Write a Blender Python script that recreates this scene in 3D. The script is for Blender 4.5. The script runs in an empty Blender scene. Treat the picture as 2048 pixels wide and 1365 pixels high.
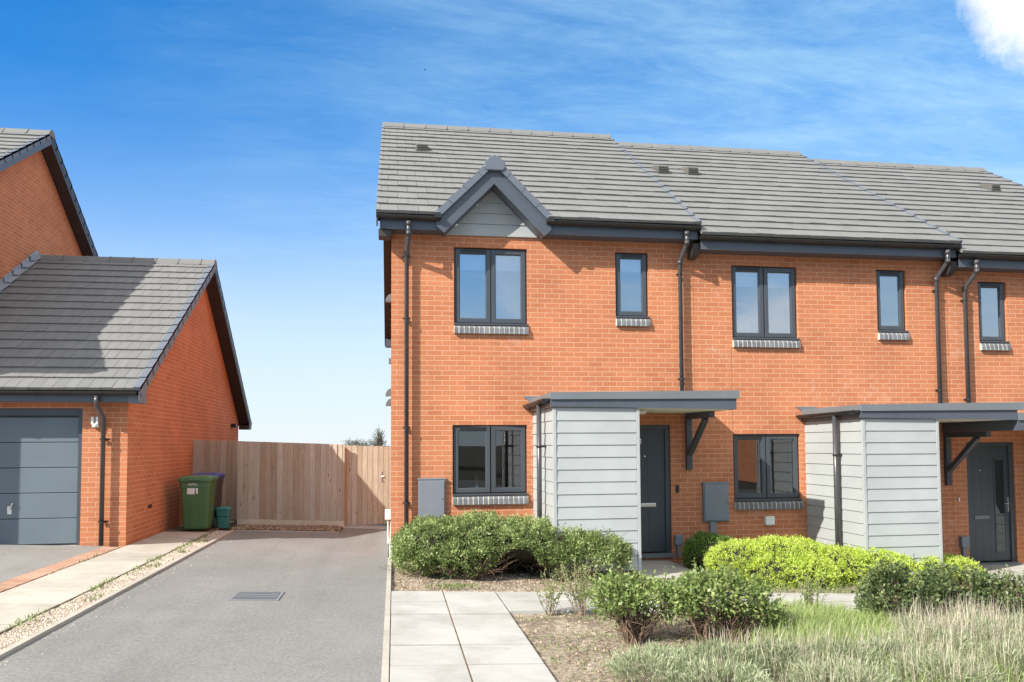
import bpy, math, random
import numpy as np
from mathutils import Vector, Matrix, noise as mnoise
rnd = random.Random(7)
C = bpy.context.scene.collection
SUN = Vector((1.7, 1.0, -1.47))

def gz(x):
    return .10 - .038 * max(-25., min(25., x))

# ------------------------------------------------------------------ mesh helper
class MB:
    def __init__(s):
        s.v, s.f, s.t, s.cur = [], [], [], .5
    def vert(s, p):
        s.v.append((p[0], p[1], p[2])); s.t.append(s.cur); return len(s.v) - 1
    def face(s, pts):
        s.f.append([s.vert(p) for p in pts])
    def quad(s, a, b, c, d): s.face((a, b, c, d))
    def hexa(s, p):  # 8 points: bottom 4 ccw, top 4 ccw
        i = [s.vert(q) for q in p]
        for q in ((3, 2, 1, 0), (4, 5, 6, 7), (0, 1, 5, 4), (1, 2, 6, 5), (2, 3, 7, 6), (3, 0, 4, 7)):
            s.f.append([i[k] for k in q])
    def box(s, x0, x1, y0, y1, z0, z1):
        s.hexa(((x0, y0, z0), (x1, y0, z0), (x1, y1, z0), (x0, y1, z0), (x0, y0, z1), (x1, y0, z1), (x1, y1, z1), (x0, y1, z1)))
    def sbox(s, x0, x1, y0, y1, a, b):  # box that follows the ground slope, a..b above it
        g0, g1 = gz(x0), gz(x1)
        s.hexa(((x0, y0, g0 + a), (x1, y0, g1 + a), (x1, y1, g1 + a), (x0, y1, g0 + a), (x0, y0, g0 + b), (x1, y0, g1 + b), (x1, y1, g1 + b), (x0, y1, g0 + b)))
    def prism(s, poly, d):  # polygon extruded by vector d
        n = len(poly); d = Vector(d)
        a = [s.vert(p) for p in poly]; b = [s.vert(Vector(p) + d) for p in poly]
        s.f.append(a[::-1]); s.f.append(b)
        for i in range(n):
            j = (i + 1) % n; s.f.append([a[i], a[j], b[j], b[i]])
    def tube(s, path, r, n=10, cap=True):
        path = [Vector(p) for p in path]; rings = []
        if not isinstance(r, (list, tuple)): r = [r] * len(path)
        for k, p in enumerate(path):
            if k == 0: t = path[1] - p
            elif k == len(path) - 1: t = p - path[k - 1]
            else: t = (path[k + 1] - p).normalized() + (p - path[k - 1]).normalized()
            t.normalize()
            u = t.cross(Vector((0, 0, 1)) if abs(t.z) < .9 else Vector((1, 0, 0))).normalized()
            w = t.cross(u)
            rings.append([s.vert(p + (u * math.cos(2 * math.pi * i / n) + w * math.sin(2 * math.pi * i / n)) * r[k]) for i in range(n)])
        for a, b in zip(rings, rings[1:]):
            for i in range(n):
                j = (i + 1) % n; s.f.append([a[i], a[j], b[j], b[i]])
        if cap: s.f.append(rings[0][::-1]); s.f.append(rings[-1])
    def bar(s, a, b, w, h, up=(0, 0, 1)):  # square bar from a to b
        a, b, up = Vector(a), Vector(b), Vector(up)
        t = (b - a).normalized(); u = t.cross(up).normalized() * w / 2; v = u.normalized().cross(t) * h / 2
        s.hexa((a - u - v, a + u - v, b + u - v, b - u - v, a - u + v, a + u + v, b + u + v, b - u + v))
    def ring(s, x0, x1, z0, z1, w, y0, y1, wb=None):  # rectangular frame, front at y0
        wb = wb or w
        s.box(x0, x0 + w, y0, y1, z0, z1); s.box(x1 - w, x1, y0, y1, z0, z1)
        s.box(x0 + w, x1 - w, y0 + .0005, y1, z0, z0 + wb); s.box(x0 + w, x1 - w, y0 + .0005, y1, z1 - w, z1)
    def build(s, name, mat, parent=None, smooth=False, bevel=0):
        me = bpy.data.meshes.new(name)
        off = wloc(parent)
        vs = [(v[0] - off[0], v[1] - off[1], v[2] - off[2]) for v in s.v]
        me.from_pydata(vs, [], s.f); me.update()
        uv = me.uv_layers.new(name='UVMap')
        vv = s.v
        for p in me.polygons:
            n = p.normal; ax, ay, az = abs(n.x), abs(n.y), abs(n.z)
            for li in p.loop_indices:
                q = vv[me.loops[li].vertex_index]
                if ay >= ax and ay >= az * .9: uv.data[li].uv = (q[0], q[2])
                elif ax >= az * .9: uv.data[li].uv = (q[1], q[2])
                else: uv.data[li].uv = (q[0], q[1])
        at = me.attributes.new('tint', 'FLOAT', 'POINT'); at.data.foreach_set('value', s.t)
        if smooth: me.polygons.foreach_set('use_smooth', [True] * len(me.polygons))
        return link(name, me, mat, parent, bevel)
def wloc(o):
    l = Vector((0, 0, 0))
    while o is not None: l += o.location; o = o.parent
    return l
def link(name, me, mat, parent, bevel=0):
    if mat: me.materials.append(mat)
    o = bpy.data.objects.new(name, me); C.objects.link(o)
    if parent is not None: o.parent = parent
    if bevel:
        b = o.modifiers.new('bevel', 'BEVEL'); b.width = bevel; b.segments = 2; b.limit_method = 'ANGLE'
    return o
def thing(name, label, cat, loc, group=None):
    o = bpy.data.objects.new(name, None); C.objects.link(o); o.location = loc; o.empty_display_size = .2
    return tag(o, label, cat, group)
def tag(o, label, cat, group=None):
    o['label'] = label; o['category'] = cat
    if group: o['group'] = group
    return o
def kind(o, k): o['kind'] = k; return o
def part(name, mat, parent, fn, **k):
    m = MB(); fn(m); return m.build(name, mat, parent, **k)

# ------------------------------------------------------------------ materials
class NT:
    def __init__(s, name):
        s.m = bpy.data.materials.new(name); s.m.use_nodes = True; s.t = s.m.node_tree
        s.b = s.t.nodes['Principled BSDF']; s.out = s.t.nodes['Material Output']
    def n(s, ty, **k):
        o = s.t.nodes.new(ty)
        for a, b in k.items():
            if a.startswith('i_'):
                key = a[2:].replace('_', ' '); o.inputs[int(key) if key.isdigit() else key].default_value = b
            else: setattr(o, a, b)
        return o
    def l(s, a, b): s.t.links.new(a, b)
    def coord(s, w='Object', scale=(1, 1, 1), off=(0, 0, 0)):
        tc = s.n('ShaderNodeTexCoord'); mp = s.n('ShaderNodeMapping'); mp.inputs['Scale'].default_value = scale; mp.inputs['Location'].default_value = off
        s.l(tc.outputs[w], mp.inputs[0]); return mp.outputs[0]
    def noise(s, v, scale, detail=4, rough=.55, dist=0):
        n = s.n('ShaderNodeTexNoise', i_Scale=scale, i_Detail=detail, i_Roughness=rough, i_Distortion=dist); s.l(v, n.inputs['Vector']); return n.outputs['Fac']
    def ramp(s, fac, *stops):
        r = s.n('ShaderNodeValToRGB'); e = r.color_ramp.elements
        while len(e) < len(stops): e.new(.5)
        for q, (p, c) in zip(e, stops): q.position = p; q.color = (*c, 1) if len(c) == 3 else c
        s.l(fac, r.inputs[0]); return r.outputs[0]
    def mix(s, fac, a, b, bt='MIX'):
        m = s.n('ShaderNodeMix', data_type='RGBA', blend_type=bt)
        for sock, v in ((m.inputs[0], fac), (m.inputs[6], a), (m.inputs[7], b)):
            if hasattr(v, 'is_output'): s.l(v, sock)
            elif isinstance(v, (int, float)): sock.default_value = v
            else: sock.default_value = (*v, 1)
        return m.outputs[2]
    def attr(s): return s.n('ShaderNodeAttribute', attribute_name='tint').outputs['Fac']
    def math(s, op, a, b=0.):
        m = s.n('ShaderNodeMath', operation=op)
        for k, v in enumerate((a, b)):
            if hasattr(v, 'is_output'): s.l(v, m.inputs[k])
            else: m.inputs[k].default_value = v
        return m.outputs[0]
    def bump(s, h, strength, dist=.01):
        b = s.n('ShaderNodeBump', i_Strength=strength, i_Distance=dist); s.l(h, b.inputs['Height']); s.l(b.outputs[0], s.b.inputs['Normal'])
    def fin(s, col, rough=.6, spec=.5, metal=0):
        if hasattr(col, 'is_output'): s.l(col, s.b.inputs['Base Color'])
        else: s.b.inputs['Base Color'].default_value = (*col, 1)
        if hasattr(rough, 'is_output'): s.l(rough, s.b.inputs['Roughness'])
        else: s.b.inputs['Roughness'].default_value = rough
        s.b.inputs['Specular IOR Level'].default_value = spec; s.b.inputs['Metallic'].default_value = metal
        return s.m
def k3(c, f): return tuple(x * f for x in c)
def plain(name, c, rough=.5, var=.12, scale=6, bump=0, bscale=60, spec=.5, metal=0):
    t = NT(name); v = t.coord()
    f = t.noise(v, scale, 6, .6); col = t.ramp(f, (.3, k3(c, 1 - var)), (.7, k3(c, 1 + var)))
    if bump: t.bump(t.noise(v, bscale, 4), bump, .004)
    return t.fin(col, rough, spec, metal)

def brick_mat():
    t = NT('orange_brick'); v = t.coord('UV', off=(.03, .06, 0))
    wob = t.n('ShaderNodeTexNoise', i_Scale=14., i_Detail=2.); t.l(v, wob.inputs['Vector'])
    w2 = t.n('ShaderNodeVectorMath', operation='MULTIPLY_ADD'); t.l(wob.outputs['Color'], w2.inputs[0]); w2.inputs[1].default_value = (.007, .007, 0); t.l(v, w2.inputs[2])
    b = t.n('ShaderNodeTexBrick', offset=.5); t.l(w2.outputs[0], b.inputs['Vector'])
    for k, q in (('Scale', 1.), ('Mortar Size', .0062), ('Mortar Smooth', .25), ('Bias', 0.), ('Brick Width', .225), ('Row Height', .075)): b.inputs[k].default_value = q
    b.inputs['Color1'].default_value = (.53, .212, .102, 1); b.inputs['Color2'].default_value = (.45, .164, .076, 1); b.inputs['Mortar'].default_value = (.66, .40, .265, 1)
    f = t.noise(v, 1.3, 5, .6); c = t.mix(.28, b.outputs['Color'], t.ramp(f, (.3, (.30, .10, .05)), (.7, (.74, .27, .13))), 'MIX')
    g = t.noise(v, 90, 3, .7); c = t.mix(.35, c, t.ramp(g, (.3, (.3, .3, .3)), (.75, (.72, .72, .72))), 'OVERLAY')
    # pale lime bloom in a few spots
    e = t.noise(v, .9, 3, .6, .4); e2 = t.noise(v, 9, 4, .7)
    ef = t.math('MULTIPLY', t.ramp(e, (.60, (0, 0, 0)), (.72, (1, 1, 1))), t.ramp(e2, (.45, (0, 0, 0)), (.7, (.5, .5, .5))))
    c = t.mix(ef, c, (.70, .52, .42))
    h = t.math('SUBTRACT', t.math('MULTIPLY', g, .3), b.outputs['Fac']); t.bump(h, .55, .006)
    return t.fin(c, .85, .25)
def tile_mat():
    t = NT('grey_concrete_tile'); v = t.coord(); a = t.attr()
    f = t.noise(v, 2.2, 6, .6); c = t.ramp(a, (0, (.168, .169, .167)), (1, (.205, .206, .203)))
    c = t.mix(.35, c, t.ramp(f, (.3, (.155, .156, .153)), (.72, (.222, .223, .219))))
    st = t.noise(t.coord(scale=(5, .6, .6)), 3, 5, .65); c = t.mix(.25, c, t.ramp(st, (.35, (.75, .74, .72)), (.6, (1, 1, 1))), 'MULTIPLY')
    g = t.noise(v, 70, 3); t.bump(g, .25, .004)
    return t.fin(c, .75, .3)
def asphalt_mat(name, lo, hi):
    t = NT(name); v = t.coord()
    f = t.noise(v, .7, 6, .62, .3); g = t.noise(v, 130, 3, .8)
    c = t.ramp(f, (.3, lo), (.7, hi)); c = t.mix(.40, c, t.ramp(g, (.32, (.25, .25, .25)), (.7, (.75, .75, .75))), 'OVERLAY')
    vo = t.n('ShaderNodeTexVoronoi', i_Scale=45.); t.l(v, vo.inputs['Vector'])
    sp = t.ramp(vo.outputs['Distance'], (.0, (1, 1, 1)), (.16, (0, 0, 0)))
    pick = t.ramp(t.n('ShaderNodeSeparateColor').outputs[0], (.0, (0, 0, 0)), (1, (1, 1, 1)))
    sc = t.t.nodes[-1]
    sep = [n for n in t.t.nodes if n.bl_idname == 'ShaderNodeSeparateColor'][0]; t.l(vo.outputs['Color'], sep.inputs[0])
    c = t.mix(t.math('MULTIPLY', sp, t.math('GREATER_THAN', sep.outputs[0], .80)), c, (.50, .47, .42))
    c = t.mix(t.math('MULTIPLY', sp, t.math('LESS_THAN', sep.outputs[1], .16)), c, (.10, .10, .105))
    ty = t.noise(t.coord(scale=(2.6, .22, 1)), 1., 3, .5); c = t.mix(t.ramp(ty, (.52, (0, 0, 0)), (.72, (.30, .30, .30))), c, (lo[0] * .72, lo[1] * .72, lo[2] * .74))
    ag = t.noise(v, 38, 3, .75); c = t.mix(.5, c, t.ramp(ag, (.34, (.30, .30, .30)), (.66, (.70, .70, .70))), 'OVERLAY')
    dt = t.noise(v, 3.1, 6, .7, 1.); c = t.mix(t.ramp(dt, (.62, (0, 0, 0)), (.80, (.45, .45, .45))), c, (hi[0] * 1.25, hi[1] * 1.2, hi[2] * 1.1))
    t.bump(g, .5, .006); return t.fin(c, .9, .25)
def slab_mat(name, lo, hi):
    t = NT(name); v = t.coord(); a = t.attr()
    c = t.ramp(a, (0, lo), (1, hi)); f = t.noise(v, 1.6, 7, .65, .4)
    c = t.mix(.5, c, t.ramp(f, (.30, (.50, .48, .43)), (.56, (1, 1, 1))), 'MULTIPLY')
    g = t.noise(v, 140, 2, .7); c = t.mix(.25, c, t.ramp(g, (.3, (.3, .3, .3)), (.7, (.7, .7, .7))), 'OVERLAY')
    sp = t.noise(v, 7, 3, .5); c = t.mix(t.ramp(sp, (.70, (0, 0, 0)), (.76, (.35, .35, .35))), c, (.20, .185, .15))
    t.bump(g, .2, .003); return t.fin(c, .85, .3)
def soil_mat(name, cols, sc=1.):
    t = NT(name); v = t.coord()
    f = t.noise(v, 2.4 * sc, 7, .68, .5); c = t.ramp(f, (.32, cols[0]), (.5, cols[1]), (.66, cols[2]))
    vo = t.n('ShaderNodeTexVoronoi', i_Scale=34. * sc, i_Randomness=1.); t.l(v, vo.inputs['Vector'])
    c = t.mix(.6, c, t.ramp(vo.outputs['Color'], (.1, (.2, .19, .18)), (.9, (.85, .82, .78))), 'OVERLAY')
    g = t.noise(v, 60 * sc, 4, .8); c = t.mix(.6, c, t.ramp(g, (.3, (.25, .25, .25)), (.7, (.75, .75, .75))), 'OVERLAY')
    t.bump(g, .9, .02); return t.fin(c, .95, .15)
def wood_mat():
    t = NT('weathered_fence_wood'); a = t.attr(); v = t.coord(scale=(9, 9, .7)); v2 = t.coord()
    off = t.n('ShaderNodeVectorMath', operation='ADD'); cmb = t.n('ShaderNodeCombineXYZ'); t.l(t.math('MULTIPLY', a, 37.), cmb.inputs[2]); t.l(v, off.inputs[0]); t.l(cmb.outputs[0], off.inputs[1])
    f = t.noise(off.outputs[0], 3.2, 6, .65, .8)
    c = t.ramp(a, (0, (.43, .335, .24)), (.5, (.53, .445, .345)), (1, (.60, .545, .46)))
    c = t.mix(.6, c, t.ramp(f, (.3, (.52, .47, .42)), (.68, (1.05, 1.03, 1.0))), 'MULTIPLY')
    b = t.noise(v2, 1.1, 4, .6); c = t.mix(t.ramp(b, (.45, (0, 0, 0)), (.7, (.45, .45, .45))), c, (.38, .36, .32))
    kn = t.n('ShaderNodeTexVoronoi', i_Scale=1.); t.l(t.coord(scale=(7.5, 7.5, 3.2)), kn.inputs['Vector'])
    ks = t.n('ShaderNodeSeparateColor'); t.l(kn.outputs['Color'], ks.inputs[0]); kf = t.math('MULTIPLY', t.ramp(kn.outputs['Distance'], (.07, (.85, .85, .85)), (.14, (0, 0, 0))), t.math('GREATER_THAN', ks.outputs[0], .25)); c = t.mix(kf, c, (.20, .125, .08))
    t.bump(f, .4, .004); return t.fin(c, .85, .2)
def leaf_mat(name, dark, mid, light, trans=.35, rough=.5):
    t = NT(name); a = t.attr(); c = t.ramp(a, (0, dark), (.5, mid), (1, light)); t.fin(c, rough, .35)
    tr = t.n('ShaderNodeBsdfTranslucent'); t.l(t.mix(.5, c, light), tr.inputs[0]); mx = t.n('ShaderNodeMixShader'); mx.inputs[0].default_value = trans
    t.l(t.b.outputs[0], mx.inputs[1]); t.l(tr.outputs[0], mx.inputs[2]); t.l(mx.outputs[0], t.out.inputs[0]); return t.m
def glass_mat(name, base, tint=(.8, .85, .9)):
    t = NT(name); tr = t.n('ShaderNodeBsdfTransparent'); tr.inputs[0].default_value = (*tint, 1)
    gl = t.n('ShaderNodeBsdfGlossy', i_Roughness=.0); gl.inputs[0].default_value = (.93, .96, 1, 1)
    v = t.coord(); nz = t.noise(v, 1.7, 1, .4); bp = t.n('ShaderNodeBump', i_Strength=.05, i_Distance=.02); t.l(nz, bp.inputs['Height']); t.l(bp.outputs[0], gl.inputs['Normal'])
    fr = t.n('ShaderNodeFresnel', i_IOR=1.5); mx = t.n('ShaderNodeMixShader')
    t.l(t.math('ADD', fr.outputs[0], base), mx.inputs[0]); t.l(tr.outputs[0], mx.inputs[1]); t.l(gl.outputs[0], mx.inputs[2]); t.l(mx.outputs[0], t.out.inputs[0]); return t.m

BRICK = brick_mat(); TILE = tile_mat()
VERGE = plain('verge_cap_grey', (.125, .145, .18), .5, .08)
PAINT = plain('anthracite_paint', (.062, .071, .084), .35, .06, 3)
FASC = plain('slate_grey_fascia', (.078, .092, .115), .4, .08, 3)
CAPM = plain('grey_metal_trim', (.15, .168, .185), .4, .08, 3)
BLACKP = plain('black_plastic', (.022, .020, .019), .4, .2, 5)
PIPEM = plain('grey_black_pipe', (.062, .062, .068), .28, .15, 4)
SOFF = plain('dark_soffit', (.045, .038, .036), .6, .15, 3)
VENTM = plain('grey_brown_vent', (.10, .095, .085), .7, .15)
CLAD = plain('pale_grey_cladding', (.385, .408, .412), .55, .08, 1.6, .12, 40)
CREAM = plain('cream_soffit', (.80, .77, .68), .6, .06)
DOORM = plain('charcoal_door', (.052, .064, .078), .38, .06, 3)
GDOOR = plain('blue_grey_garage_door', (.125, .162, .19), .5, .08, 1.2, .1, 120)
SILLB = plain('blue_grey_brick', (.15, .16, .175), .7, .35, 9, .4, 70)
MORT = plain('pale_mortar', (.62, .57, .48), .9, .1)
WHITE = plain('white_plastic', (.78, .78, .76), .4, .04)
PLASTER = plain('white_plaster', (.74, .74, .72), .8, .04)
RENDER = plain('white_render_plinth', (.70, .68, .63), .85, .12, 5, .2)
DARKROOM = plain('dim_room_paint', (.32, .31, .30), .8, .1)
STEEL = plain('polished_steel', (.75, .75, .75), .25, .05, 4, metal=1.)
CAB = plain('grey_meter_cabinet', (.195, .215, .245), .4, .06, 3)
LEAD = plain('lead_flashing', (.30, .34, .39), .55, .2, 8)
GLASS = glass_mat('window_glass', .46, (.9, .92, .95)); GLASSL = glass_mat('clear_window_glass', .10); GLASSD = glass_mat('dark_door_glass', .03, (.35, .36, .36))
ASPH = asphalt_mat('pale_asphalt', (.19, .188, .182), (.243, .240, .233)); ASPH2 = asphalt_mat('apron_asphalt', (.23, .225, .215), (.29, .285, .27)); ROADM = asphalt_mat('road_asphalt', (.09, .09, .09), (.13, .13, .13))
SLAB = slab_mat('pale_concrete_slab', (.385, .378, .358), (.45, .443, .422)); SLABW = slab_mat('warm_concrete_slab', (.41, .385, .335), (.49, .46, .405)); CONC = slab_mat('pale_concrete', (.42, .40, .36), (.5, .48, .44))
KERB = slab_mat('concrete_edging', (.40, .375, .33), (.47, .44, .39))
PAVER = slab_mat('terracotta_block', (.40, .235, .165), (.48, .30, .22))
SOIL = soil_mat('dry_garden_soil', ((.185, .15, .12), (.32, .27, .215), (.45, .395, .32))); MULCH = soil_mat('bark_mulch', ((.09, .055, .035), (.17, .11, .07), (.27, .19, .12)))
GRAVB = soil_mat('gravel_bed', ((.34, .27, .20), (.50, .42, .33), (.62, .55, .46)), 1.6)
GROUND = soil_mat('rough_grass_ground', ((.03, .032, .025), (.055, .055, .042), (.09, .085, .065)))
WOOD = wood_mat()

# ------------------------------------------------------------------ world, sun, camera
def make_world():
    w = bpy.data.worlds.new('World'); bpy.context.scene.world = w; w.use_nodes = True
    t = NT.__new__(NT); t.t = w.node_tree
    bg = t.t.nodes['Background']
    el = math.atan2(-SUN.z, math.hypot(SUN.x, SUN.y)); rot = math.atan2(-SUN.x, -SUN.y)
    sky = t.n('ShaderNodeTexSky', sky_type='NISHITA', sun_disc=False, sun_elevation=el, sun_rotation=rot, air_density=1.0, dust_density=.6, ozone_density=2.5)
    tc = t.n('ShaderNodeTexCoord'); d = tc.outputs['Generated']
    sep = t.n('ShaderNodeSeparateXYZ'); t.l(d, sep.inputs[0])
    hs = t.n('ShaderNodeHueSaturation', i_Saturation=SKY_SAT, i_Value=1.0); hs.inputs['Hue'].default_value = .5; t.l(sky.outputs[0], hs.inputs['Color'])
    col = t.mix(1., hs.outputs[0], SKY_TINT, 'MULTIPLY')
    sx, sy_, sz = sep.outputs[0], sep.outputs[1], sep.outputs[2]
    back = t.math('MAXIMUM', t.math('MULTIPLY', sy_, -1.), 0.)
    # thin cirrus on a plane high above, denser toward +X
    div = t.math('ADD', sz, .12)
    px, py = t.math('DIVIDE', sx, div), t.math('DIVIDE', sy_, div)
    cmb = t.n('ShaderNodeCombineXYZ'); t.l(px, cmb.inputs[0]); t.l(py, cmb.inputs[1])
    mp = t.n('ShaderNodeMapping'); mp.inputs['Scale'].default_value = (1.0, 2.6, 1); mp.inputs['Rotation'].default_value = (0, 0, math.radians(-28)); t.l(cmb.outputs[0], mp.inputs[0])
    n1 = t.noise(mp.outputs[0], 1.9, 10, .70, .35); n2 = t.noise(cmb.outputs[0], .8, 4, .55, .3); n3 = t.noise(mp.outputs[0], 8., 7, .72, .2)
    side = t.ramp(t.math('ADD', t.math('ADD', sx, .30), t.math('MULTIPLY', n2, .42)), (.08, (0, 0, 0)), (.32, (.22, .22, .22)), (.60, (.56, .56, .56)), (1., (.96, .96, .96)))
    side.node.color_ramp.interpolation = "B_SPLINE"
    stre = t.math('ADD', t.ramp(n1, (.38, (0, 0, 0)), (.70, (.72, .72, .72))), t.ramp(n3, (.45, (0, 0, 0)), (.75, (.22, .22, .22))))
    cir = t.math('MULTIPLY', side, t.math('ADD', t.math('MULTIPLY', stre, .66), .30))
    col = t.mix(cir, col, CLOUD)
    # a veil that whitens toward the horizon
    veil = t.ramp(t.math('ADD', sz, t.math('MULTIPLY', back, .04)), (.0, (1, 1, 1)), (.09, (.82, .82, .82)), (.152, (.66, .66, .66)), (.213, (.43, .43, .43)), (.27, (.23, .23, .23)), (.34, (.10, .10, .10)), (.40, (.03, .03, .03)), (.48, (0, 0, 0)))
    col = t.mix(t.math('MULTIPLY', veil, .97), col, VEIL)
    # cumulus: one at the right of the view, two low ones behind (seen in the windows)
    cn = t.noise(d, 13., 10, .70, .5)
    tot = None
    for dx, dy, dz, a, b, q in ((.643, .616, .456, .9926, .9994, 1.), (.47, -.87, .10, .9945, 1.0, .5), (.18, -.965, .225, .9982, 1.002, .35)):
        vm = t.n('ShaderNodeVectorMath', operation='DOT_PRODUCT'); t.l(d, vm.inputs[0]); vm.inputs[1].default_value = Vector((dx, dy, dz)).normalized()
        g = t.ramp(vm.outputs['Value'], (a, (0, 0, 0)), (b, (1, 1, 1)))
        g = t.ramp(t.math('ADD', t.math('MULTIPLY', g, .8), t.math('MULTIPLY', cn, .9)), (.60, (0, 0, 0)), (1.02, (1, 1, 1)))
        g = t.math('MULTIPLY', g, q); tot = g if tot is None else t.math('MAXIMUM', tot, g)
    # broken cloud out of view overhead and at both sides, added to brighten shade
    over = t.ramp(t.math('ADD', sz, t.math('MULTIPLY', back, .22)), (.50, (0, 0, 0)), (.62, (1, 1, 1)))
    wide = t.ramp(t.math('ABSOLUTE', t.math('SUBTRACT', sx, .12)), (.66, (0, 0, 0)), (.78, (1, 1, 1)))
    fill_deck = t.math('MULTIPLY', t.math('MAXIMUM', over, wide), t.ramp(n2, (.22, (.25, .25, .25)), (.50, (1, 1, 1))))
    tot = t.math('MAXIMUM', tot, fill_deck)
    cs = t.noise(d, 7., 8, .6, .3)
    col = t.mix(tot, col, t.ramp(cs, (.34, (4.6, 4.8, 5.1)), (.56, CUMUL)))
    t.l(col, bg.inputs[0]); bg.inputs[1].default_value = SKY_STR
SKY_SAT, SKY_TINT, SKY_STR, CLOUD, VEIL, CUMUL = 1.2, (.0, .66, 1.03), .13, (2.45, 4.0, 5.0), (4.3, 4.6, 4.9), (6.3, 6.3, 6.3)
EXPO, SUNS = .70, 4.6
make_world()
sun = bpy.data.lights.new('sun', 'SUN'); sun.energy = SUNS; sun.angle = math.radians(.5); sun.color = (1, .945, .85)
so = bpy.data.objects.new('sun', sun); C.objects.link(so); so.rotation_euler = SUN.to_track_quat('-Z', 'Y').to_euler(); so.location = (-30, -30, 40)
def make_camera():
    yaw, pitch, roll = .150057695, .049667257, -.005463375
    cy, sy, cp, sp = math.cos(yaw), math.sin(yaw), math.cos(pitch), math.sin(pitch)
    f = Vector((sy * cp, cy * cp, sp)); r = Vector((cy, -sy, 0)); u = r.cross(f); c, s = math.cos(roll), math.sin(roll)
    r2 = r * c + u * s; u2 = u * c - r * s
    cam = bpy.data.cameras.new('camera'); o = bpy.data.objects.new('camera', cam); C.objects.link(o)
    cam.lens = 1560 / 2048 * 36; cam.sensor_width = 36; cam.shift_y = (811.235 - 682.5) / 2048; cam.clip_end = 3000; cam.clip_start = .05
    m = Matrix((r2, u2, -f)).transposed().to_4x4(); m.translation = (.047, -11.674, 1.75); o.matrix_world = m
    bpy.context.scene.camera = o
make_camera()
vs = bpy.context.scene.view_settings; vs.view_transform = 'Standard'; vs.look = 'None'; vs.gamma = 1; vs.use_curve_mapping = False; vs.exposure = EXPO

# ------------------------------------------------------------------ building pieces
def wall_grid(m, x0, x1, z0, z1, holes, y=0., rev=.13):
    xs = sorted({x0, x1, *[h[0] for h in holes], *[h[1] for h in holes]}); zs = sorted({z0, z1, *[h[2] for h in holes], *[h[3] for h in holes]})
    for a, b in zip(xs, xs[1:]):
        for c, d in zip(zs, zs[1:]):
            mx, mz = (a + b) / 2, (c + d) / 2
            if any(h[0] < mx < h[1] and h[2] < mz < h[3] for h in holes): continue
            m.quad((a, y, c), (b, y, c), (b, y, d), (a, y, d))
    for a, b, c, d in holes:
        m.quad((a, y, c), (a, y, d), (a, y + rev, d), (a, y + rev, c)); m.quad((b, y, d), (b, y, c), (b, y + rev, c), (b, y + rev, d))
        m.quad((a, y, d), (b, y, d), (b, y + rev, d), (a, y + rev, d)); m.quad((b, y, c), (a, y, c), (a, y + rev, c), (b, y + rev, c))
def slope(m, x0, x1, ye, ze, yr, zr, n, tw=.3, seed=0, stagger=.5, thick=.034, hole=None):
    """courses of interlocking tiles from the eave (ye,ze) to the ridge (yr,zr)"""
    r = random.Random(seed); E = Vector((0, ye, ze)); D = Vector((0, yr - ye, zr - ze)); L = D.length; D /= L; N = Vector((0, -D.z, D.y))
    if N.z < 0: N = -N
    g = L / n
    for k in range(n):
        s0, s1 = k * g - .012, min((k + 1) * g + .05, L)
        x = x0 - (stagger * tw if k % 2 else 0); cw = r.uniform(-.003, .003)
        while x < x1 - 1e-4:
            a, b = max(x, x0) + .0022, min(x + tw, x1) - .0022; x += tw
            if hole:
                ha, hb = hole(ze + (zr - ze) * k / n)
                if hb > ha:
                    if a < ha < b: b = ha
                    elif a < hb < b: a = hb
                    elif a >= ha and b <= hb: continue
            if b - a < .02: continue
            m.cur = min(1, max(0, .5 + r.gauss(0, .22))); h = thick + cw + r.uniform(-.004, .004); tl = r.uniform(-.002, .002)
            lo, hi = E + D * (s0 + r.uniform(-.003, .003)), E + D * s1
            p = [lo - N * .012, lo - N * .012, hi - N * .012, hi - N * .012, lo + N * (h + tl), lo + N * (h - tl), hi + N * .006, hi + N * .006]
            xx = (a, b, b, a, a, b, b, a); m.hexa([Vector((xx[i], p[i].y, p[i].z)) for i in range(8)])
    m.cur = .5
def ridge_caps(m, x0, x1, y, z, r=.12, seg=.45, sy=1.):
    x = x0; rr = random.Random(int(x0 * 100))
    while x < x1 - .02:
        e = min(x + seg, x1); m.cur = rr.uniform(.35, .8); q = rr.uniform(-.003, .003)
        prof = [(-r * 1.35, -.095), (-r, -.035), (-r * .55, .03), (0, .05), (r * .55, .03), (r, -.035), (r * 1.35, -.095)]
        m.prism([(x + .003, y + a, z + b + q) for a, b in prof], (e - x - .006, 0, 0))
        m.prism([(e - .035, y + a * 1.06, z + b * 1.0 + .008 + q) for a, b in prof], (.03, 0, 0)); x = e
def verge_caps(m, xo, side, ye, ze, yr, zr, n, w=.07, drop=.06, up=.045):
    """dry-verge units, one to each course; side=+1 when the roof lies at smaller x"""
    E = Vector((0, ye, ze)); D = Vector((0, yr - ye, zr - ze)); L = D.length; D /= L; N = Vector((0, -D.z, D.y)); N = N if N.z > 0 else -N; g = L / n
    for k in range(n):
        a, b = E + D * (k * g - .015), E + D * ((k + 1) * g + .02); x0, x1 = (xo - w, xo) if side > 0 else (xo, xo + w)
        for pa, pb, qa, qb, xa, xb in ((a, b, up, up - .02, x0, x1), (a, b, up - .012, up - .03, (xo - .012 if side > 0 else xo), (xo if side > 0 else xo + .012))):
            bt = -.01 if xa == x0 and xb == x1 else -drop
            p = [pa + N * bt, pa + N * bt, pb + N * bt, pb + N * bt, pa + N * qa, pa + N * qa, pb + N * qb, pb + N * qb]; xx = (xa, xb, xb, xa) * 2
            m.hexa([Vector((xx[i], p[i].y, p[i].z)) for i in range(8)])
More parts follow.
